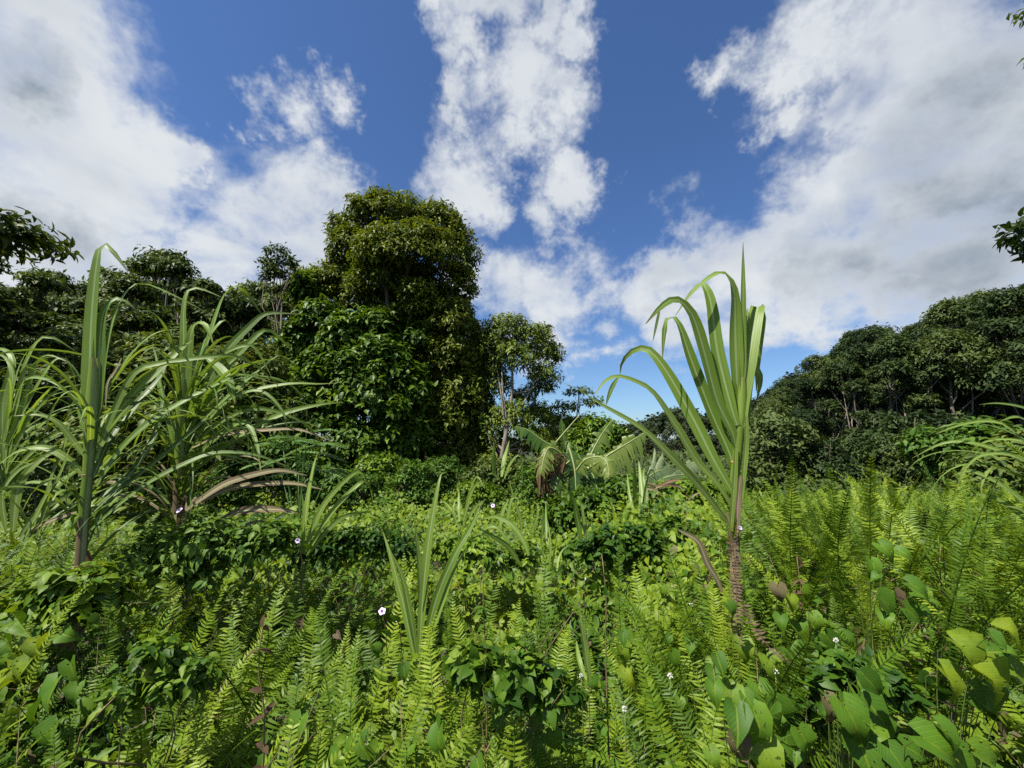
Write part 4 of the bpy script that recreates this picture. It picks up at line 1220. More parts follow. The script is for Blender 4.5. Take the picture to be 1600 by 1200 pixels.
for i in range(9):
    px0 = 838 + i * 5 + r.uniform(-3, 3)
    b = MB()
    for q in range(3):
        x = px0 + r.uniform(-4, 4)
        pts = trace([(862, 712), (x + 4, 712 + r.uniform(-4, 4)), (x, 735), (x + r.uniform(-4, 4), 755), (x + r.uniform(-5, 5), 772 + r.uniform(-14, 8))], 6.75 + r.uniform(-.15, .15)) - off
        b.ribbon(pts, [.01, .03, .045, .03, .008], (r.uniform(-.8, .8), -1, 0), .5, 10, r.uniform(-1.5, 1.5), r.uniform(.2, .9), .25, seed=i * 3 + q)
    b.build('dead_leaf', M['rust'], ba)

bp2 = P(1040, 790, 8.0)
bf = thing('fallen_banana', 'toppled banana plant with pale grey green leaves lying behind the dry mound', 'banana plant', (bp2[0], bp2[1], float(G(bp2[0], bp2[1]))))
off = np.array(bf.location)
for i, (pts, wp, ti) in enumerate([([(1010, 770), (1035, 755), (1065, 735), (1095, 715)], 26, .6), ([(1000, 765), (1020, 745), (1030, 722), (1036, 708)], 14, .85), ([(1015, 760), (1045, 745), (1080, 742), (1105, 748)], 22, .5),
                                   ([(1005, 755), (1020, 740), (1045, 733), (1070, 740)], 20, .3), ([(1000, 770), (1012, 745), (1022, 718), (1023, 700)], 8, .9), ([(1020, 765), (1050, 757), (1090, 755), (1120, 760)], 18, .4)]):
    banana_leaf(bf, pts, wp, 7.8, .3, ti, 'banana_pale', seed=30 + i, sag=.6)
b = MB()
b.tube(np.array([P(985, 778, 7.8), P(1030, 772, 7.8), P(1090, 778, 7.9)]) - off, [.08, .09, .07], 8, n=8)
b.build('pseudostem', M['greenstem'], bf)
# dry stalks on the mound
sk = thing('dry_stalk_heap', 'heap of dry tan stalks and leaves beside the fallen banana', 'dead plant', P(1060, 780, 6.4))
off = np.array(sk.location)
r = rng_of(8)
for i in range(16):
    x = r.uniform(1010, 1090)
    y = r.uniform(752, 785)
    a = r.uniform(-.5, .5)
    L = r.uniform(14, 34)
    pts = trace([(x - L * math.cos(a), y + L * math.sin(a)), (x, y - 3), (x + L * math.cos(a), y - L * math.sin(a))], 6.2 + r.uniform(-.2, .2)) - off
    b = MB()
    b.ribbon(pts, [.01, .04, .03, .005], (r.uniform(-.5, .5), -1, .6), .4, 8, r.uniform(-1, 1), r.uniform(.2, .9), .2, seed=i)
    b.build('dry_leaf', M['dry' if i % 2 else 'rust'], sk)

# ------------------------------------------------------------------ ferns
def frond_mesh(seed, mat, L=0.75, n=38, wmax=0.062, lean=0.2, arch=0.9, curl=0.0):
    r = rng_of(seed)
    s = np.linspace(0, 1, n + 1)
    ang = lean + arch * s ** 2.2 + 0.05 * np.sin(s * 9 + seed) * s
    dl = L / n
    y = np.concatenate([[0], np.cumsum(np.sin(ang[:-1]) * dl)])
    z = np.concatenate([[0], np.cumsum(np.cos(ang[:-1]) * dl)])
    x = 0.06 * L * (np.sin(s * 3 + seed * 1.7) - np.sin(seed * 1.7)) * s
    C = np.stack([x, y, z], -1)
    tg = nrm(np.gradient(C, axis=0))
    nr = nrm(np.stack([np.zeros(n + 1), -np.cos(ang), np.sin(ang)], -1))
    b = MB()
    b.tube(C[::2], np.linspace(.0035, .0012, len(C[::2])), 4, tint=0.15)
    k0 = int(n * 0.10)
    idx = np.arange(k0, n + 1)
    t = (idx - k0) / (n - k0)
    plen = wmax * np.interp(t, [0, .12, .35, .6, .85, 1], [.55, .85, 1, .95, .6, .12])
    step = dl * 0.80
    for sg in (-1, 1):
        sd = np.cross(tg[idx], nr[idx]) * sg
        m = len(idx)
        keep = (r.random(m) > .05) & ~((np.abs(t - r.random()) < .05) & (r.random() < .5))
        lift = r.normal(size=m) * .20 + .26
        fw = (.10 + .5 * t ** 3 + r.normal(size=m) * .09 + .10 * np.sin(t * 21 + seed))[:, None]
        d = nrm(sd + tg[idx] * fw + nr[idx] * lift[:, None])
        nn = nrm(nr[idx] - sd * lift[:, None] + tg[idx] * r.normal(size=(m, 1)) * .15)
        bin_ = nrm(np.cross(nn, d))
        pl = (plen * r.uniform(.82, 1.1, m))[:, None]
        hw = (np.minimum(step * .40, pl[:, 0] * .4) * r.uniform(.8, 1.1, m))[:, None]
        base = C[idx] + (r.random((m, 1)) - .5) * dl * .2 * tg[idx]
        curv = tg[idx] * 0.20 * pl
        down = -nn * pl * r.uniform(.05, .34, (m, 1)) + curl * np.array([0, 0, -1.0]) * pl
        V = np.stack([base - bin_ * hw * .85, base + bin_ * hw * .85, base + d * pl * .5 - bin_ * hw * .95 + curv * .3 + down * .25, base + d * pl * .5 + bin_ * hw * .8 + curv * .3 + down * .25,
                      base + d * pl + curv + down], 1)[keep]
        m = len(V)
        q = (np.arange(m) * 5)[:, None]
        tint = np.repeat(r.normal(size=m) * .07 + .5 + .16 * (t[keep] - .5), 5)
        b.add(V.reshape(-1, 3), [q + np.array([[0, 1, 3, 2]]), q + np.array([[2, 3, 4]])], tint)
    return b.mesh('frond', mat)


FR = [frond_mesh(500 + i, M['fern'], L=[.92, .8, .9, .95, .85, .92, .75, .88, .95, .8][i], lean=.05 + .04 * (i % 4), arch=[.35, .8, 1.2, .5, 1.0, .25, 1.7, .6, .45, 1.4][i], wmax=[.057, .066, .060, .052, .063, .054, .060, .068, .050, .058][i],
                n=[64, 52, 66, 70, 58, 72, 52, 56, 70, 56][i], curl=[.05, .2, .1, .0, .3, .05, .15, .1, .0, .35][i]) for i in range(10)]
FRD = [frond_mesh(600 + i, M['fern_dead'], L=0.8, lean=.1, arch=[.6, 1.6][i], wmax=.05, curl=.35) for i in range(2)]


def fern(x, y, size, nf, seed, label, group, spread=1.0, yaw_bias=True, dead=0, upright=False, big=False):
    r = rng_of(seed)
    t = thing('sword_fern', label, 'fern', (x, y, float(G(x, y)) - .03), 0, group, size)
    a0 = r.random() * 6.28
    for i in range(nf):
        yaw = a0 + i * 2.4 + r.normal() * .35
        if yaw_bias and r.random() < .6:                 # fronds mostly turn their face to the open side
            yaw = (math.pi if r.random() < .6 else 0) + r.normal() * .6
        tilt = r.uniform(.02, .62) * spread
        if big and r.random() < .7:
            tilt *= .45
        if upright and i < 3:
            yaw, tilt = r.normal() * .35, (.03, .12, .2)[i]
        rd = r.uniform(.01, .07)
        o = link('frond', (FRD if i < dead else FR)[int(r.integers(0, 2 if i < dead else 10))], t,
                 (-math.sin(yaw) * rd + r.normal() * .03, math.cos(yaw) * rd + r.normal() * .03, 0), (-tilt, r.normal() * .10, yaw), (1.0, .85, .75)[i] if upright and i < 3 else r.uniform(.72, 1.12))
        o.rotation_mode = 'XYZ'
        o.rotation_euler = Matrix.Rotation(yaw, 3, 'Z').to_4x4().to_euler()
        m = Matrix.Rotation(yaw, 4, 'Z') @ Matrix.Rotation(-tilt, 4, 'X') @ Matrix.Rotation(r.normal() * .22, 4, 'Y')
        o.rotation_euler = m.to_euler()
    return t


spots = []
r = rng_of(1234)


def fern_spot(x, y):
    return all((x - a) ** 2 + (y - b_) ** 2 > g * g for a, b_, g in spots)


def density(px, py, d):
    """how thick the ferns stand, by the place in the field"""
    if px > 1160:
        return (.30 if d < 1.7 and px < 1480 else 1.0) if d < 6 else .5
    if d < 1.7:
        return .45 if 620 < px < 1160 else .85
    if px < 330 and d > 1.9: return .4
    if px < 620: return .85 if d < 3 else .15
    return .42 if d < 2.6 else .10


PLACED = [(905, 1058, 1.25), (1045, 1058, 1.25), (715, 975, 1.4), (575, 950, 1.5), (520, 1060, 1.2), (1215, 1045, 1.3), (1325, 955, 1.65), (1385, 985, 1.55), (440, 1070, 1.3), (1165, 845, 1.72), (1128, 868, 1.68), (1195, 850, 1.74),
          (1140, 832, 1.66), (1108, 905, 1.6), (1178, 880, 1.6), (1150, 915, 1.5), (1215, 905, 1.6), (1095, 860, 1.8), (1240, 752, 2.7), (860, 845, 2.2), (985, 880, 2.1), (790, 1090, 1.2), (220, 865, 2.2), (340, 905, 1.9), (130, 975, 1.6), (480, 855, 2.3), (200, 1000, 1.4), (660, 1010, 1.5), (60, 900, 1.9), (1450, 1060, 1.3), (300, 1010, 1.4), (1290, 770, 2.9), (1350, 790, 2.6), (1440, 775, 3.0),
          (250, 915, 1.75), (300, 875, 2.0), (375, 945, 1.6), (420, 855, 2.1), (460, 955, 1.55), (530, 925, 1.7), (150, 1045, 1.35), (270, 1095, 1.2), (350, 1085, 1.25), (425, 1140, 1.12), (90, 1115, 1.2), (620, 1075, 1.25), (480, 1100, 1.2),
          (560, 1100, 1.2), (180, 925, 1.75), (30, 820, 2.0), (80, 785, 2.3), (20, 950, 1.6), (1260, 860, 2.0), (1300, 900, 1.8), (1420, 880, 1.9), (1500, 930, 1.7), (1550, 870, 1.9), (1100, 1090, 1.2), (640, 900, 2.0), (1010, 960, 1.6)]
special = {}
for px_, py_, d_ in PLACED:
    p_ = P(px_, py_, d_)
    spots.append((p_[0], d_, .16))
    special[(p_[0], d_)] = float(p_[2] - G(p_[0], d_))
tries = 0
while tries < 9000 and len(spots) < 300:
    tries += 1
    d = 1.05 + 3.4 * r.random() ** 1.5
    px = r.uniform(-120, 1750)
    x = (px - 800) / FPX * d * 1.03
    if r.random() > density(px, 0, d): continue
    gap = (.13 + .030 * d) * (0.85 if px > 1160 else 1.0)
    if fern_spot(x, d):
        spots.append((x, d, gap))
ROWN = ['nearest', 'second', 'third', 'fourth', 'fifth', 'sixth', 'farthest']
ROWD = [1.45, 1.8, 2.25, 2.8, 3.5, 4.6, 99]


def zone(px):
    return 0 if px < 620 else (1 if px < 1160 else 2)


ZN = ['on the left', 'in the middle', 'on the right']
rank = {}
cells = {}
for x, y, g in spots:
    px = pix((x, y, float(G(x, y)) + .5))[0]
    k = next(i for i, q in enumerate(ROWD) if y < q)
    cells.setdefault((zone(px), k), []).append((px, x, y))
for (zn, k), L_ in cells.items():
    for i, (_, x, y) in enumerate(sorted(L_)):
        rank[(x, y)] = (zn, k, i, len(L_))
TENS = {20: 'twenty', 30: 'thirty', 40: 'forty', 50: 'fifty'}


def ordinal(i):
    if i < 20: return ORD[i]
    t, u = divmod(i + 1, 10)
    return TENS[t * 10] + '-' + ORD[u - 1] if u else {30: 'thirtieth', 40: 'fortieth', 50: 'fiftieth'}[t * 10]


for i, (x, y, g) in enumerate(spots):
    px, py = pix((x, y, float(G(x, y)) + .5))
    size = float(np.clip(r.normal(.80, .15), .5, 1.15))
    if y < 1.3: size *= .85
    if px > 1160 and y > 1.9: size *= 1.16
    nf = int(r.integers(4, 8)) if y < 3 else int(r.integers(5, 9))
    up_ = False
    if (x, y) in special:
        size, nf, up_ = float(np.clip(special[(x, y)] / .84, .45, 1.35)), 4, True
    zn, k, i_, tot = rank[(x, y)]
    side = '%s from its left' % ordinal(i_) if i_ < tot / 2 else '%s from its right' % ordinal(tot - 1 - i_)
    lb = 'sword fern %s, %s row from the front, %s' % (ZN[zn], ROWN[k], side)
    gr = ['ferns before the left canes', 'ferns of the middle clearing', 'ferns of the right bank'][zn]
    fern(x, y, size, nf, 2000 + i, lb, gr, dead=1 if r.random() < .06 and not up_ else 0, upright=up_, big=px > 1160)

# the far part of the fern bank, where plants can no longer be told apart
def fern_bed():
    r = rng_of(4321)
    V, F4, F3, T, n = [], [], [], [], 0
    src = []
    for me in FR[:6]:
        co = np.empty(len(me.vertices) * 3, np.float32)
        me.vertices.foreach_get('co', co)
        ti = np.empty(len(me.vertices), np.float32)
        me.attributes['tint'].data.foreach_get('value', ti)
        q = [tuple(p.vertices) for p in me.polygons]
        src.append((co.reshape(-1, 3), ti, np.array([v for v in q if len(v) == 4]), np.array([v for v in q if len(v) == 3])))
    done = []
    for _ in range(4000):
        d = 4.2 + 4.5 * r.random() ** 1.2
        px = r.uniform(1120, 1760)
        x = (px - 800) / FPX * d * 1.03
        if px < 1160 and r.random() < .7 or any((x - a) ** 2 + (d - b_) ** 2 < .075 for a, b_ in done): continue
        done.append((x, d))
        for k in range(int(r.integers(4, 7))):
            co, ti, q4, q3 = src[int(r.integers(0, 6))]
            m = Matrix.Rotation(r.random() * 6.28, 3, 'Z') @ Matrix.Rotation(-r.uniform(.02, .5), 3, 'X') @ Matrix.Rotation(r.normal() * .2, 3, 'Y')
            V.append(co @ np.array(m).T * r.uniform(.6, 1.0) + np.array([x, d, float(G(x, d))]))
            T.append(ti + r.normal() * .22)
            F4.append(q4 + n)
            F3.append(q3 + n)
            n += len(co)
        if len(done) > 210: break
    tag(link('fern_bed', mesh_np('fern_bed', np.vstack(V), [np.vstack(F4), np.vstack(F3)], M['fern'], np.concatenate(T))), 'far part of the fern bank on the right, a continuous bed of fronds', kind='stuff')


fern_bed()

# the brown frond that leans on the lone cane
q = P(1138, 832, 1.62)
t = thing('dead_fern', 'withered brown fern frond hanging below the lone sugar cane', 'fern', (q[0], q[1], float(q[2])))
link('frond', FRD[1], t, (0, 0, 0), (math.pi - .15, .12, .2), 0.62)
link('frond', FRD[0], t, (.01, .01, .01), (math.pi - .3, -.1, -.4), 0.5)

# ------------------------------------------------------------------ creepers: the mass of small leaves
def cover():
    r = rng_of(909)
    n = 175000
    d = 0.55 + 21.5 * r.random(n) ** 2.3
    x = d * r.uniform(-1.5, 1.5, n) + r.normal(size=n) * .2
    g = G(x, d)
    bump = fbm(x * 1.5, d * 1.5, 17)
    u = x / d
    clear = sstep(2.2, 4.0, d) * sstep(.75, .45, np.abs(u + .1))
    fernland = sstep(.45, .65, u) * sstep(7, 5, d)
    h = (.06 + .44 * bump) * (1 - .45 * fernland) + .08 * (fbm(x * 6, d * 6, 19) - .5) + .28 * clear * (.5 + bump)
    h = np.where(d < 1.2, h * .7, h)
    h = h + .25 * sstep(9, 14, d)
    z = g + h * np.clip(r.random(n) ** .5 + r.normal(size=n) * .06, .03, 1.2)
    keep = np.hypot(x, d) > .75
    keep &= ~((d < 1.7) & (fbm(x * 3.1 + 9, d * 3.1, 55) < .31))           # shady holes between the plants
    x, d, z, bump = x[keep], d[keep], z[keep], bump[keep]
    n = len(x)
    L = np.minimum((.035 + .0056 * d) * np.exp(r.normal(size=n) * .35), .17)
    up = nrm(np.stack([r.normal(size=n) * .6 - .2, r.normal(size=n) * .6 - .35, np.ones(n)], -1))
    dr = nrm(np.cross(up, r.normal(size=(n, 3))) + np.array([0, -.25, -.35]))
    species = fbm(x * 2.3 + 40, d * 2.3, 23)
    tint = .5 + (species - .5) * 1.3 + r.normal(size=n) * .18
    pos = np.stack([x, d, z], -1)
    for nm, sel, tp, wl in [('broad', (species > .56) & (d < 5), TH, .85), ('oval', (species <= .56) & (d < 5), T8, .50), ('far', d >= 5, T4, .6)]:
        V, F, T, U = leaf_arrays(pos[sel], dr[sel], up[sel], L[sel], L[sel] * wl, tint[sel], tp)
        o = link('creeper_cover', mesh_np('creeper_cover', V, F, M['cover'], T, U))
        tag(o, {'broad': 'mass of small heart leaved creepers carpeting the near clearing', 'oval': 'mass of small oval leaved creepers between the near ferns', 'far': 'low leafy growth carpeting the far clearing up to the trees'}[nm], kind='stuff')
    rl = rng_of(911)
    n = 4800
    d = .8 + 8 * rl.random(n) ** 1.7
    x = d * rl.uniform(-1.4, 1.4, n)
    z = G(x, d) + (.08 + .46 * fbm(x * 1.5, d * 1.5, 17)) * rl.random(n) ** .6
    up = nrm(np.stack([rl.normal(size=n) * .7, rl.normal(size=n) * .7 - .4, np.ones(n)], -1))
    dr = nrm(np.cross(up, rl.normal(size=(n, 3))) + np.array([0, -.2, -.5]))
    V, F, T, U = leaf_arrays(np.stack([x, d, z], -1), dr, up, .05 * np.exp(rl.normal(size=n) * .4), .024, rl.random(n), T8)
    tag(link('leaf_litter', mesh_np('leaf_litter', V, F, M['heart_old'], T, U)), 'withered brown leaves caught among the creepers and ferns', kind='stuff')
    # undergrowth on the forest floor, too deep in shade to tell plants apart
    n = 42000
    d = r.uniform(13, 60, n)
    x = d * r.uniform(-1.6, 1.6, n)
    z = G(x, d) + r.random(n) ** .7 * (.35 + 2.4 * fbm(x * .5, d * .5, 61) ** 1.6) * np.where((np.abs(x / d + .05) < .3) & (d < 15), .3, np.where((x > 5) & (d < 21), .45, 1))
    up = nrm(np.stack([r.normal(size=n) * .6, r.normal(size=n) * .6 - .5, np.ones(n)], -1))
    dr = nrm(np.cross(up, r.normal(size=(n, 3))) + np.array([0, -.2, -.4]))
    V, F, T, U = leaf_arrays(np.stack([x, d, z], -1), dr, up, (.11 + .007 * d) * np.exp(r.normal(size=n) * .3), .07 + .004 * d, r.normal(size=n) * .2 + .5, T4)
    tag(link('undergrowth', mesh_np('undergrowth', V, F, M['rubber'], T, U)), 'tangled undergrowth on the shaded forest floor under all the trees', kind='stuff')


cover()


def dry_stems():
    r = rng_of(515)
    b = MB()
    for _ in range(620):
        d = .95 + 6.5 * r.random() ** 1.5
        x = d * r.uniform(-1.35, 1.35)
        p = np.array([x, d, float(G(x, d))])
        L = r.uniform(.25, .75)
        a, e = r.random() * 6.28, r.uniform(.25, 1.3)
        dr = np.array([math.cos(a) * math.cos(e), math.sin(a) * math.cos(e), math.sin(e)])
        k = np.linspace(0, 1, 6)[:, None]
        C = p + dr * L * k + np.array([math.cos(a), math.sin(a), -.8]) * .16 * L * k ** 2 + np.array([0, 0, .1])
        b.tube(C, np.linspace(.0028, .001, 6) * r.uniform(.7, 1.3), 4, cap=False)
    tag(b.build('dry_stems', M['vine_stem']), 'thin dry brown stems tangled through the creepers and ferns', kind='stuff')


dry_stems()

# ------------------------------------------------------------------ big heart-leaved vines
HEARTS = []
for i in range(6):
    rr = rng_of(700 + i)
    tv, tf = TH
    tv = tv.copy()
    tv[:, 2] += rr.normal(size=len(tv)) * .03 + rr.uniform(-.1, .35) * tv[:, 0] ** 2 * 2 - rr.uniform(.0, .4) * (tv[:, 1] - .3) ** 2 + rr.normal() * .18 * tv[:, 0] * tv[:, 1]
    tv[:, 0] *= rr.uniform(.85, 1.1)
    HEARTS.append((tv, tf))


def heart_mesh(i, mat, tint):
    V, F, T, U = leaf_arrays(np.zeros((1, 3)), np.array([[0, 1.0, 0]]), np.array([[0, 0, 1.0]]), 1.0, .86, tint, HEARTS[i])
    return mesh_np('leaf', V, F, mat, T, U)


HM = [heart_mesh(i % 6, M['heart'], [.3, .45, .6, .4, .55, .85, .25, .7][i]) for i in range(8)]
HO = [heart_mesh(i, M['heart_old'], [.2, .5, .8][i]) for i in range(3)]


def heart_vine(label, px, py, leaves, h=.46, name='heart_leaf_vine', cat='vine', flower=None):
    """leaves: (dx px, dy px, length m, hang angle deg, mesh)"""
    q = on_cover(px, py, h + (.16 if px > 1100 else .06))
    base = np.array([q[0], q[1], float(G(q[0], q[1]))])
    t = thing(name, label, cat, base)
    d = q[1] - .10
    b = MB()
    rq = rng_of(int(px + py))
    leaves = leaves + [(dx * 1.15 + rq.normal() * 24, dy * 1.1 + rq.normal() * 24, L * rq.uniform(.45, .8), a + rq.normal() * 30, [HM[0], HM[1], HM[3], HM[6], HM[2]][int(rq.integers(0, 5))]) for dx, dy, L, a, me in (leaves if px > 1100 else leaves[::2]) if L < .2]
    for k, (dx, dy, L, a, me) in enumerate(leaves):
        rr = rng_of(int(px * 7 + py * 3 + k))
        p = P(px + dx, py + dy, d + rr.uniform(-.06, .08)) - base
        a = math.radians(a)
        down = nrm(np.array([math.sin(a), -.45 + rr.normal() * .2, -math.cos(a)]))
        face = nrm(np.array([rr.normal() * .3 - .3, -.9, .95 + rr.normal() * .3]))
        sd = nrm(np.cross(down, face))
        up = np.cross(sd, down)
        o = link('leaf', me, t)
        mt = Matrix((( *sd, ), ( *down, ), ( *up, ))).transposed().to_4x4()
        o.matrix_local = Matrix.Translation(Vector(p)) @ mt @ Matrix.Diagonal((L * .72, L * .72, L * 1.3, 1))
        b.tube([p, p + np.array([rr.normal() * .02, .05, -.05]), np.array([p[0] * .5, p[1] * .5 + .08, p[2] * .45]), [0, 0, 0]], [.0012, .0015, .002, .0024], 4, n=10)
    b.build('stem', M['greenstem'], t)
    if flower is not None:
        flower(t, d, base)
    return t


VN = [
    ('yellow green pair of large heart leaves right of bottom centre', 985, 1050, [(-15, -40, .10, 15, HM[5]), (22, -30, .085, -20, HM[5]), (-2, -5, .12, 5, HM[5]), (30, 38, .10, 60, HM[7]), (5, 80, .10, 0, HM[5]), (-60, 10, .07, 20, HM[1])]),
    ('single yellowish leaf with insect holes above the yellow green pair', 1020, 985, [(0, 0, .10, 30, HM[7]), (-25, -35, .07, 0, HM[2])]),
    ('big green heart leaves hanging in a chain right of the lone cane foot', 1165, 1000, [(-5, 0, .10, 0, HM[2]), (35, 25, .11, 15, HM[2]), (-50, 45, .09, -15, HM[0]), (-45, 25, .08, 10, HM[6]), (20, 70, .13, 5, HM[3]), (-20, 72, .11, -25, HM[2])]),
    ('cluster of large green heart leaves low at right of bottom centre', 1180, 1110, [(0, 0, .12, 0, HM[2]), (35, -10, .13, 20, HM[3]), (-30, -5, .11, -20, HM[0]), (10, 50, .13, 10, HM[2]), (45, 45, .11, 40, HM[3]), (-25, 40, .09, -10, HO[1])]),
    ('olive spotted heart leaf with green ones below it, in the right fern bank', 1220, 920, [(-5, -5, .09, 0, HO[2]), (35, 0, .09, 30, HM[4]), (15, 12, .075, -5, HM[5]), (25, 50, .10, 10, HM[1]), (0, 42, .08, -20, HM[1]), (50, 40, .08, 15, HM[2]), (45, 75, .12, 0, HM[0]), (70, 72, .11, 35, HM[0])]),
    ('dark green vine with holed leaves in the right fern bank', 1375, 905, [(0, -55, .10, 25, HM[3]), (-12, -30, .09, -10, HM[2]), (25, 20, .08, 15, HO[0]), (45, 5, .10, 55, HM[1]), (0, 25, .12, 30, HM[6]), (40, 45, .11, 50, HM[6]), (55, 20, .10, 60, HM[3])]),
    ('vine of dark broad leaves beside the fern at lower right', 1350, 1080, [(0, 10, .12, 35, HM[0]), (-30, 20, .13, 15, HM[1]), (20, 45, .12, 20, HM[3]), (-10, 70, .13, 0, HM[6]), (-55, 15, .10, 10, HO[2]), (0, -25, .09, 40, HM[6])]),
    ('bright lobed leaves at the right edge of the lower right corner', 1490, 1020, [(0, -20, .13, 30, HM[5]), (30, 20, .15, 40, HM[5]), (-15, 25, .13, 15, HM[7]), (40, 60, .12, 50, HM[2]), (80, 20, .12, 55, HM[7]), (70, -40, .08, 60, HM[5])]),
    ('lower right corner vine with green leaves turned sideways', 1440, 1150, [(0, 0, .12, 60, HM[7]), (40, 20, .12, 40, HM[0]), (90, 25, .11, 50, HM[1]), (-50, 20, .09, 20, HM[0])]),
    ('single large green heart leaf at the bottom left of centre', 468, 1130, [(0, -8, .11, -5, HM[2]), (-50, 55, .10, 10, HM[0]), (25, 55, .09, 30, HM[1]), (70, 30, .08, -30, HM[4])]),
    ('purple brown heart leaf low in the left middle foreground', 470, 980, [(0, -10, .085, 5, HO[0]), (55, 10, .06, 70, HO[0]), (-45, -30, .05, 0, HO[0])]),
    ('heart leaves around the foot of the young cane shoot', 670, 1060, [(0, -15, .09, 0, HM[4]), (-10, 15, .09, -10, HM[4]), (-40, -20, .08, 20, HM[6]), (25, -40, .06, 10, HO[1]), (10, 60, .10, 5, HM[0]), (-15, 55, .08, -15, HM[4])]),
    ('green leaf cluster at the left edge of the bottom left corner', 55, 980, [(-20, -10, .12, 60, HM[4]), (10, 20, .13, 20, HM[5]), (-40, 20, .12, 40, HM[4]), (40, 10, .10, 80, HM[2]), (-10, 50, .12, -10, HM[7])]),
    ('shaded vine of dark leaves hanging at the bottom left', 90, 1060, [(0, 0, .13, 10, HM[0]), (-25, 30, .13, -20, HM[6]), (20, -25, .11, 30, HM[0]), (-5, 70, .13, 0, HM[1]), (-60, 60, .12, -40, HM[5])]),
    ('grey green leaves before the tall left cane stem foot', 110, 930, [(-10, 0, .10, 60, HM[0]), (25, 15, .10, 70, HM[6]), (-40, 15, .09, 30, HM[4])]),
    ('wide dark leaves either side of the tall left cane stem', 145, 820, [(-35, 0, .12, -70, HM[0]), (45, 20, .12, 60, HM[6]), (20, 60, .10, 40, HM[3]), (90, -60, .09, 10, HM[6])]),
    ('round green leaf vine in front of the middle clearing', 850, 965, [(0, 0, .09, 10, HM[0]), (-35, 0, .08, -30, HM[0]), (20, -20, .07, 20, HM[3]), (10, 30, .09, 0, HM[6]), (35, 45, .08, -10, HM[2])]),
    ('small green vine leaves in the middle right foreground', 1035, 920, [(0, 0, .075, 15, HM[2]), (25, 10, .07, -20, HM[4]), (-20, 25, .06, 30, HM[0]), (55, 20, .08, 10, HO[2]), (70, -20, .06, 0, HO[0])]),
    ('long oval leaf vine at the bottom middle', 685, 1140, [(0, 0, .11, 10, HM[3]), (35, 30, .07, 80, HM[2]), (-45, 25, .09, -30, HM[1]), (60, 45, .08, 20, HM[0])]),
    ('bright young vine leaf pair standing above the clearing, left of the dry mound', 945, 825, [(0, 0, .10, 20, HM[5]), (0, 10, .09, -40, HM[7])]),
    ('broad arum like leaf standing over the right fern bank', 1410, 745, [(0, 0, .32, 70, HM[2]), (40, -15, .16, 0, HM[3]), (-30, 15, .14, 40, HM[4])]),
    ('brown withered leaf vine left of the dead fern frond', 1085, 885, [(0, 0, .08, 20, HO[0]), (15, 30, .07, -10, HO[2]), (-35, -30, .08, 0, HO[2]), (-40, 10, .07, 20, HO[1]), (25, 55, .07, 5, HO[1])]),
    ('dark leaf vine shading the foot of the second left cane', 330, 860, [(0, 0, .11, 10, HM[6]), (40, 5, .10, -30, HM[0]), (-30, 10, .10, 40, HM[6]), (70, 15, .09, 20, HM[0]), (20, 35, .11, 0, HM[6]), (-60, -5, .09, 10, HM[0])]),
    ('bright vine leaves at the left of the lower middle foreground', 585, 1010, [(0, 0, .08, 30, HM[4]), (25, 10, .07, -20, HM[2]), (-30, 15, .08, 0, HM[4]), (15, 40, .08, 10, HM[1])]),
    ('green leaf vine between the bottom ferns right of centre', 1080, 1000, [(0, 0, .08, -30, HM[0]), (20, 30, .09, 10, HM[2]), (-30, 20, .08, 20, HM[0]), (10, 70, .10, 15, HM[4]), (-25, 85, .09, 0, HM[0])]),
    ('leafy vine along the bottom edge left of centre', 560, 1150, [(0, 0, .09, 40, HM[4]), (-30, 20, .09, 10, HM[2]), (30, 15, .08, -20, HM[1]), (0, 40, .09, 5, HM[0])]),
    ('leafy vine along the bottom edge right of centre', 840, 1120, [(0, 0, .09, 0, HM[0]), (-30, 30, .09, -20, HM[3]), (25, 25, .08, 30, HM[1]), (-60, 0, .08, 10, HM[6]), (0, 55, .09, 20, HM[0])]),
]
for v in VN:
    heart_vine(*v)

# ------------------------------------------------------------------ flowers
def make_flower(t, p, size, face, bud=False):
    n = 30
    a = np.arange(n) * 2 * np.pi / n
    z = nrm(face)
    x = nrm(np.cross(z, [0, 0, 1.0]))
    y = np.cross(z, x)
    rim = 1 + .10 * np.cos(5 * a)
    b = MB()
    rings = [(.12, -.7), (.2, -.35), (.45, -.08), (.8, .04), (1.0, .0)]
    if bud: rings = [(.12, -.7), (.3, -.3), (.34, .1), (.2, .5), (.03, .8)]
    V = []
    for q, h in rings:
        rr = (q * (rim if q > .5 else 1))[..., None] if np.ndim(rim) and q > .5 else np.full((n, 1), q)
        V.append(p + (x * np.cos(a)[:, None] + y * np.sin(a)[:, None]) * rr * size + z * h * size)
    i = np.arange(len(rings) - 1)[:, None] * n
    j = np.arange(n)[None]
    b.add(np.vstack(V), [np.stack([i + j, i + (j + 1) % n, i + n + (j + 1) % n, i + n + j], -1).reshape(-1, 4)])
    f = b.build('flower', M['petal'], t)
    if not bud:
        b = MB()
        V = [p + (x * np.cos(a)[:, None] + y * np.sin(a)[:, None]) * q * size + z * (h + .03) * size for q, h in [(.13, -.6), (.2, -.34), (.42, -.09)]]
        i = np.arange(2)[:, None] * n
        b.add(np.vstack(V), [np.stack([i + j, i + (j + 1) % n, i + n + (j + 1) % n, i + n + j], -1).reshape(-1, 4)])
        b.build('throat', M['throat'], f)


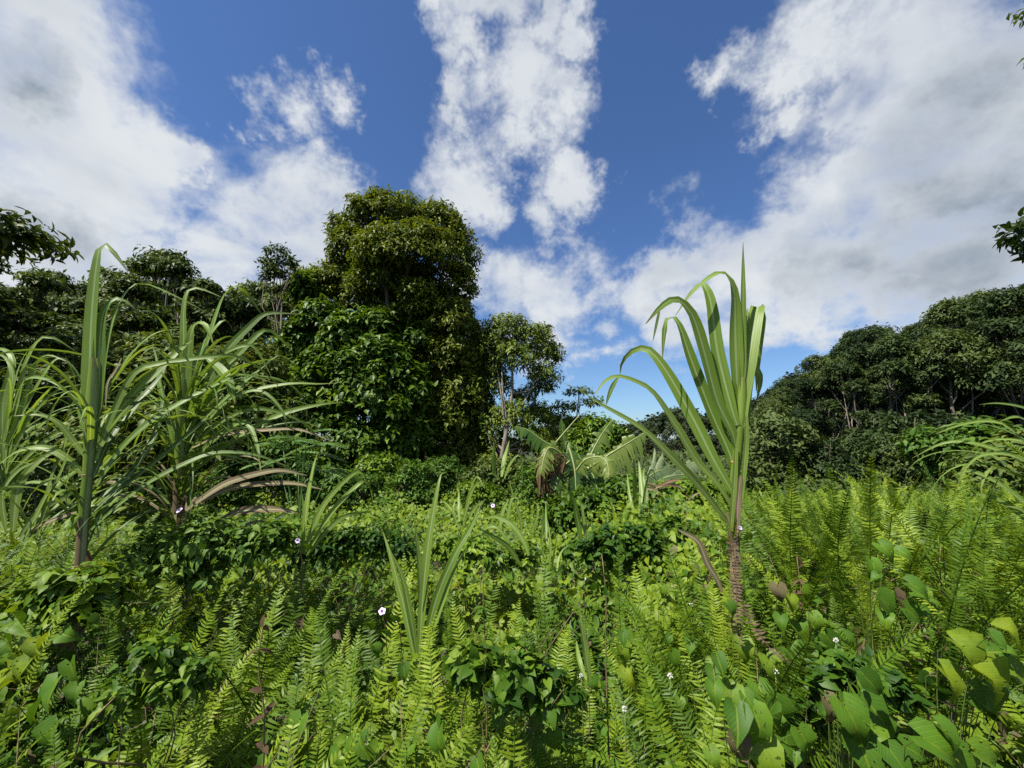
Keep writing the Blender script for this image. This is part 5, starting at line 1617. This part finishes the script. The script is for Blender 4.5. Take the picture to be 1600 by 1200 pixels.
FL = [('lilac morning glory flower in the shade before the second left cane', 280, 797, 2.2, .022, 0), ('lilac morning glory flower left of the bent tip cane shoot', 465, 845, 2.2, .018, 0), ('pale lilac flower left of the young cane shoot', 597, 955, 1.75, .020, 0),
      ('small pale flower just behind the young cane shoot', 621, 968, 1.85, .013, 0), ('lilac flower in the far clearing before the stubby blades', 770, 790, 3.9, .026, 0), ('violet flower against the stem of the lone sugar cane', 1157, 825, 1.82, .013, 0),
      ('closed pale pink bud in the middle right foreground', 915, 905, 1.9, .016, 1), ('small lilac flower left of the tall left cane shoots', 410, 843, 2.3, .012, 0)]
for lb, px, py, d, sz, bud in FL:
    p = P(px, py, d)
    base = np.array([p[0], p[1] + .05, float(G(p[0], p[1]))])
    t = thing('morning_glory', lb, 'flower', base)
    q = p - base
    make_flower(t, q, sz * .70, np.array([.5 * math.sin(px), -1, .5 + .4 * math.cos(py)]) if not bud else np.array([.1, -.3, 1]), bool(bud))
    b = MB()
    b.tube([q + [0, .01, -.01], q + [0, .05, -.06], [0.02, .05, q[2] * .4], [0, 0, 0]], [.002, .002, .003, .003], 5, n=8)
    b.build('stem', M['vine_stem'], t)
    for k, (dx, dz) in enumerate([(.05, -.05), (-.06, -.07)]):
        o = link('leaf', HM[[0, 2][k]], t)
        o.matrix_local = Matrix.Translation(Vector(q + [dx, .03, dz])) @ Matrix.Rotation(math.radians(-60), 4, 'X') @ Matrix.Rotation(math.radians(160 + 40 * k), 4, 'Z') @ Matrix.Diagonal((.05, .05, .05, 1))

# small white floret heads
for i, (px, py, lb) in enumerate([(908, 1056, 'white fluffy weed head above the fern at bottom centre right'), (1047, 1056, 'white fluffy weed head right of the yellow green leaves'), (1306, 1001, 'white fluffy weed head beside the right fern bank vine'),
                                  (1212, 1050, 'white fluffy weed head above the lower right fern'), (976, 1108, 'tiny white weed head below the yellow green leaves'), (1247, 1030, 'small white weed head left of the lower right fern'), (1080, 945, 'cream floret cluster in the middle right foreground')]):
    q = on_cover(px, py, .62)
    base = np.array([q[0], q[1] + .03, float(G(q[0], q[1]))])
    t = thing('weed_flower', lb, 'weed', base)
    c = q - base
    b = MB()
    b.tube([[0, 0, 0], [.01, .01, c[2] * .5], c], [.003, .0025, .002], 5, n=6)
    b.build('stem', M['greenstem'], t)
    r = rng_of(60 + i)
    n = 46
    dv = nrm(r.normal(size=(n, 3)) + [0, 0, .5])
    b = MB()
    V, F, T, U = leaf_arrays(c + dv * .003, dv, r.normal(size=(n, 3)), .0075 * r.uniform(.7, 1.2, n), .0035, .5, T2)
    b.add(V, F, T, U)
    b.build('floret', M['fluff'], t)

# tall thin brown weed stalks
for i, (px, pyt, pyb, d, lb) in enumerate([(755, 880, 1050, 1.7, 'thin brown weed stalk right of the young cane shoot'), (940, 865, 1000, 1.75, 'dark thin weed stalk left of the small green vine leaves'), (1245, 870, 960, 1.9, 'bent brown weed stalk with withered head in the right fern bank'),
                                           (410, 980, 1120, 1.35, 'pale dry stalk leaning among the bottom left ferns'), (1470, 850, 960, 2.0, 'thin brown weed stalk in the far right ferns'), (820, 1010, 1100, 1.4, 'short leafy weed stalk in the middle foreground')]):
    p, q = P(px, pyt, d), P(px + 6, pyb, d)
    base = np.array([q[0], q[1], float(G(q[0], q[1]))])
    t = thing('weed_stalk', lb, 'weed', base)
    r = rng_of(300 + i)
    b = MB()
    C = spline(np.array([[0, 0, -.02], (q - base) * .9, (p - base) * .6 + (q - base) * .4 + r.normal(size=3) * .015, p - base]), 14)
    b.tube(C, np.linspace(.0045, .0018, 14), 5)
    b.build('stem', M['vine_stem'], t)
    n = 16
    k = r.integers(5, 14, n)
    V, F, T, U = leaf_arrays(C[k], nrm(r.normal(size=(n, 3)) + [0, -.2, -.3]), nrm(r.normal(size=(n, 3)) * .4 + [0, -.3, 1]), .038 * r.uniform(.6, 1.3, n), .018, .4, T8)
    b = MB()
    b.add(V, F, T, U)
    b.build('foliage', M['rust' if i in (2, 3) else 'cover'], t)
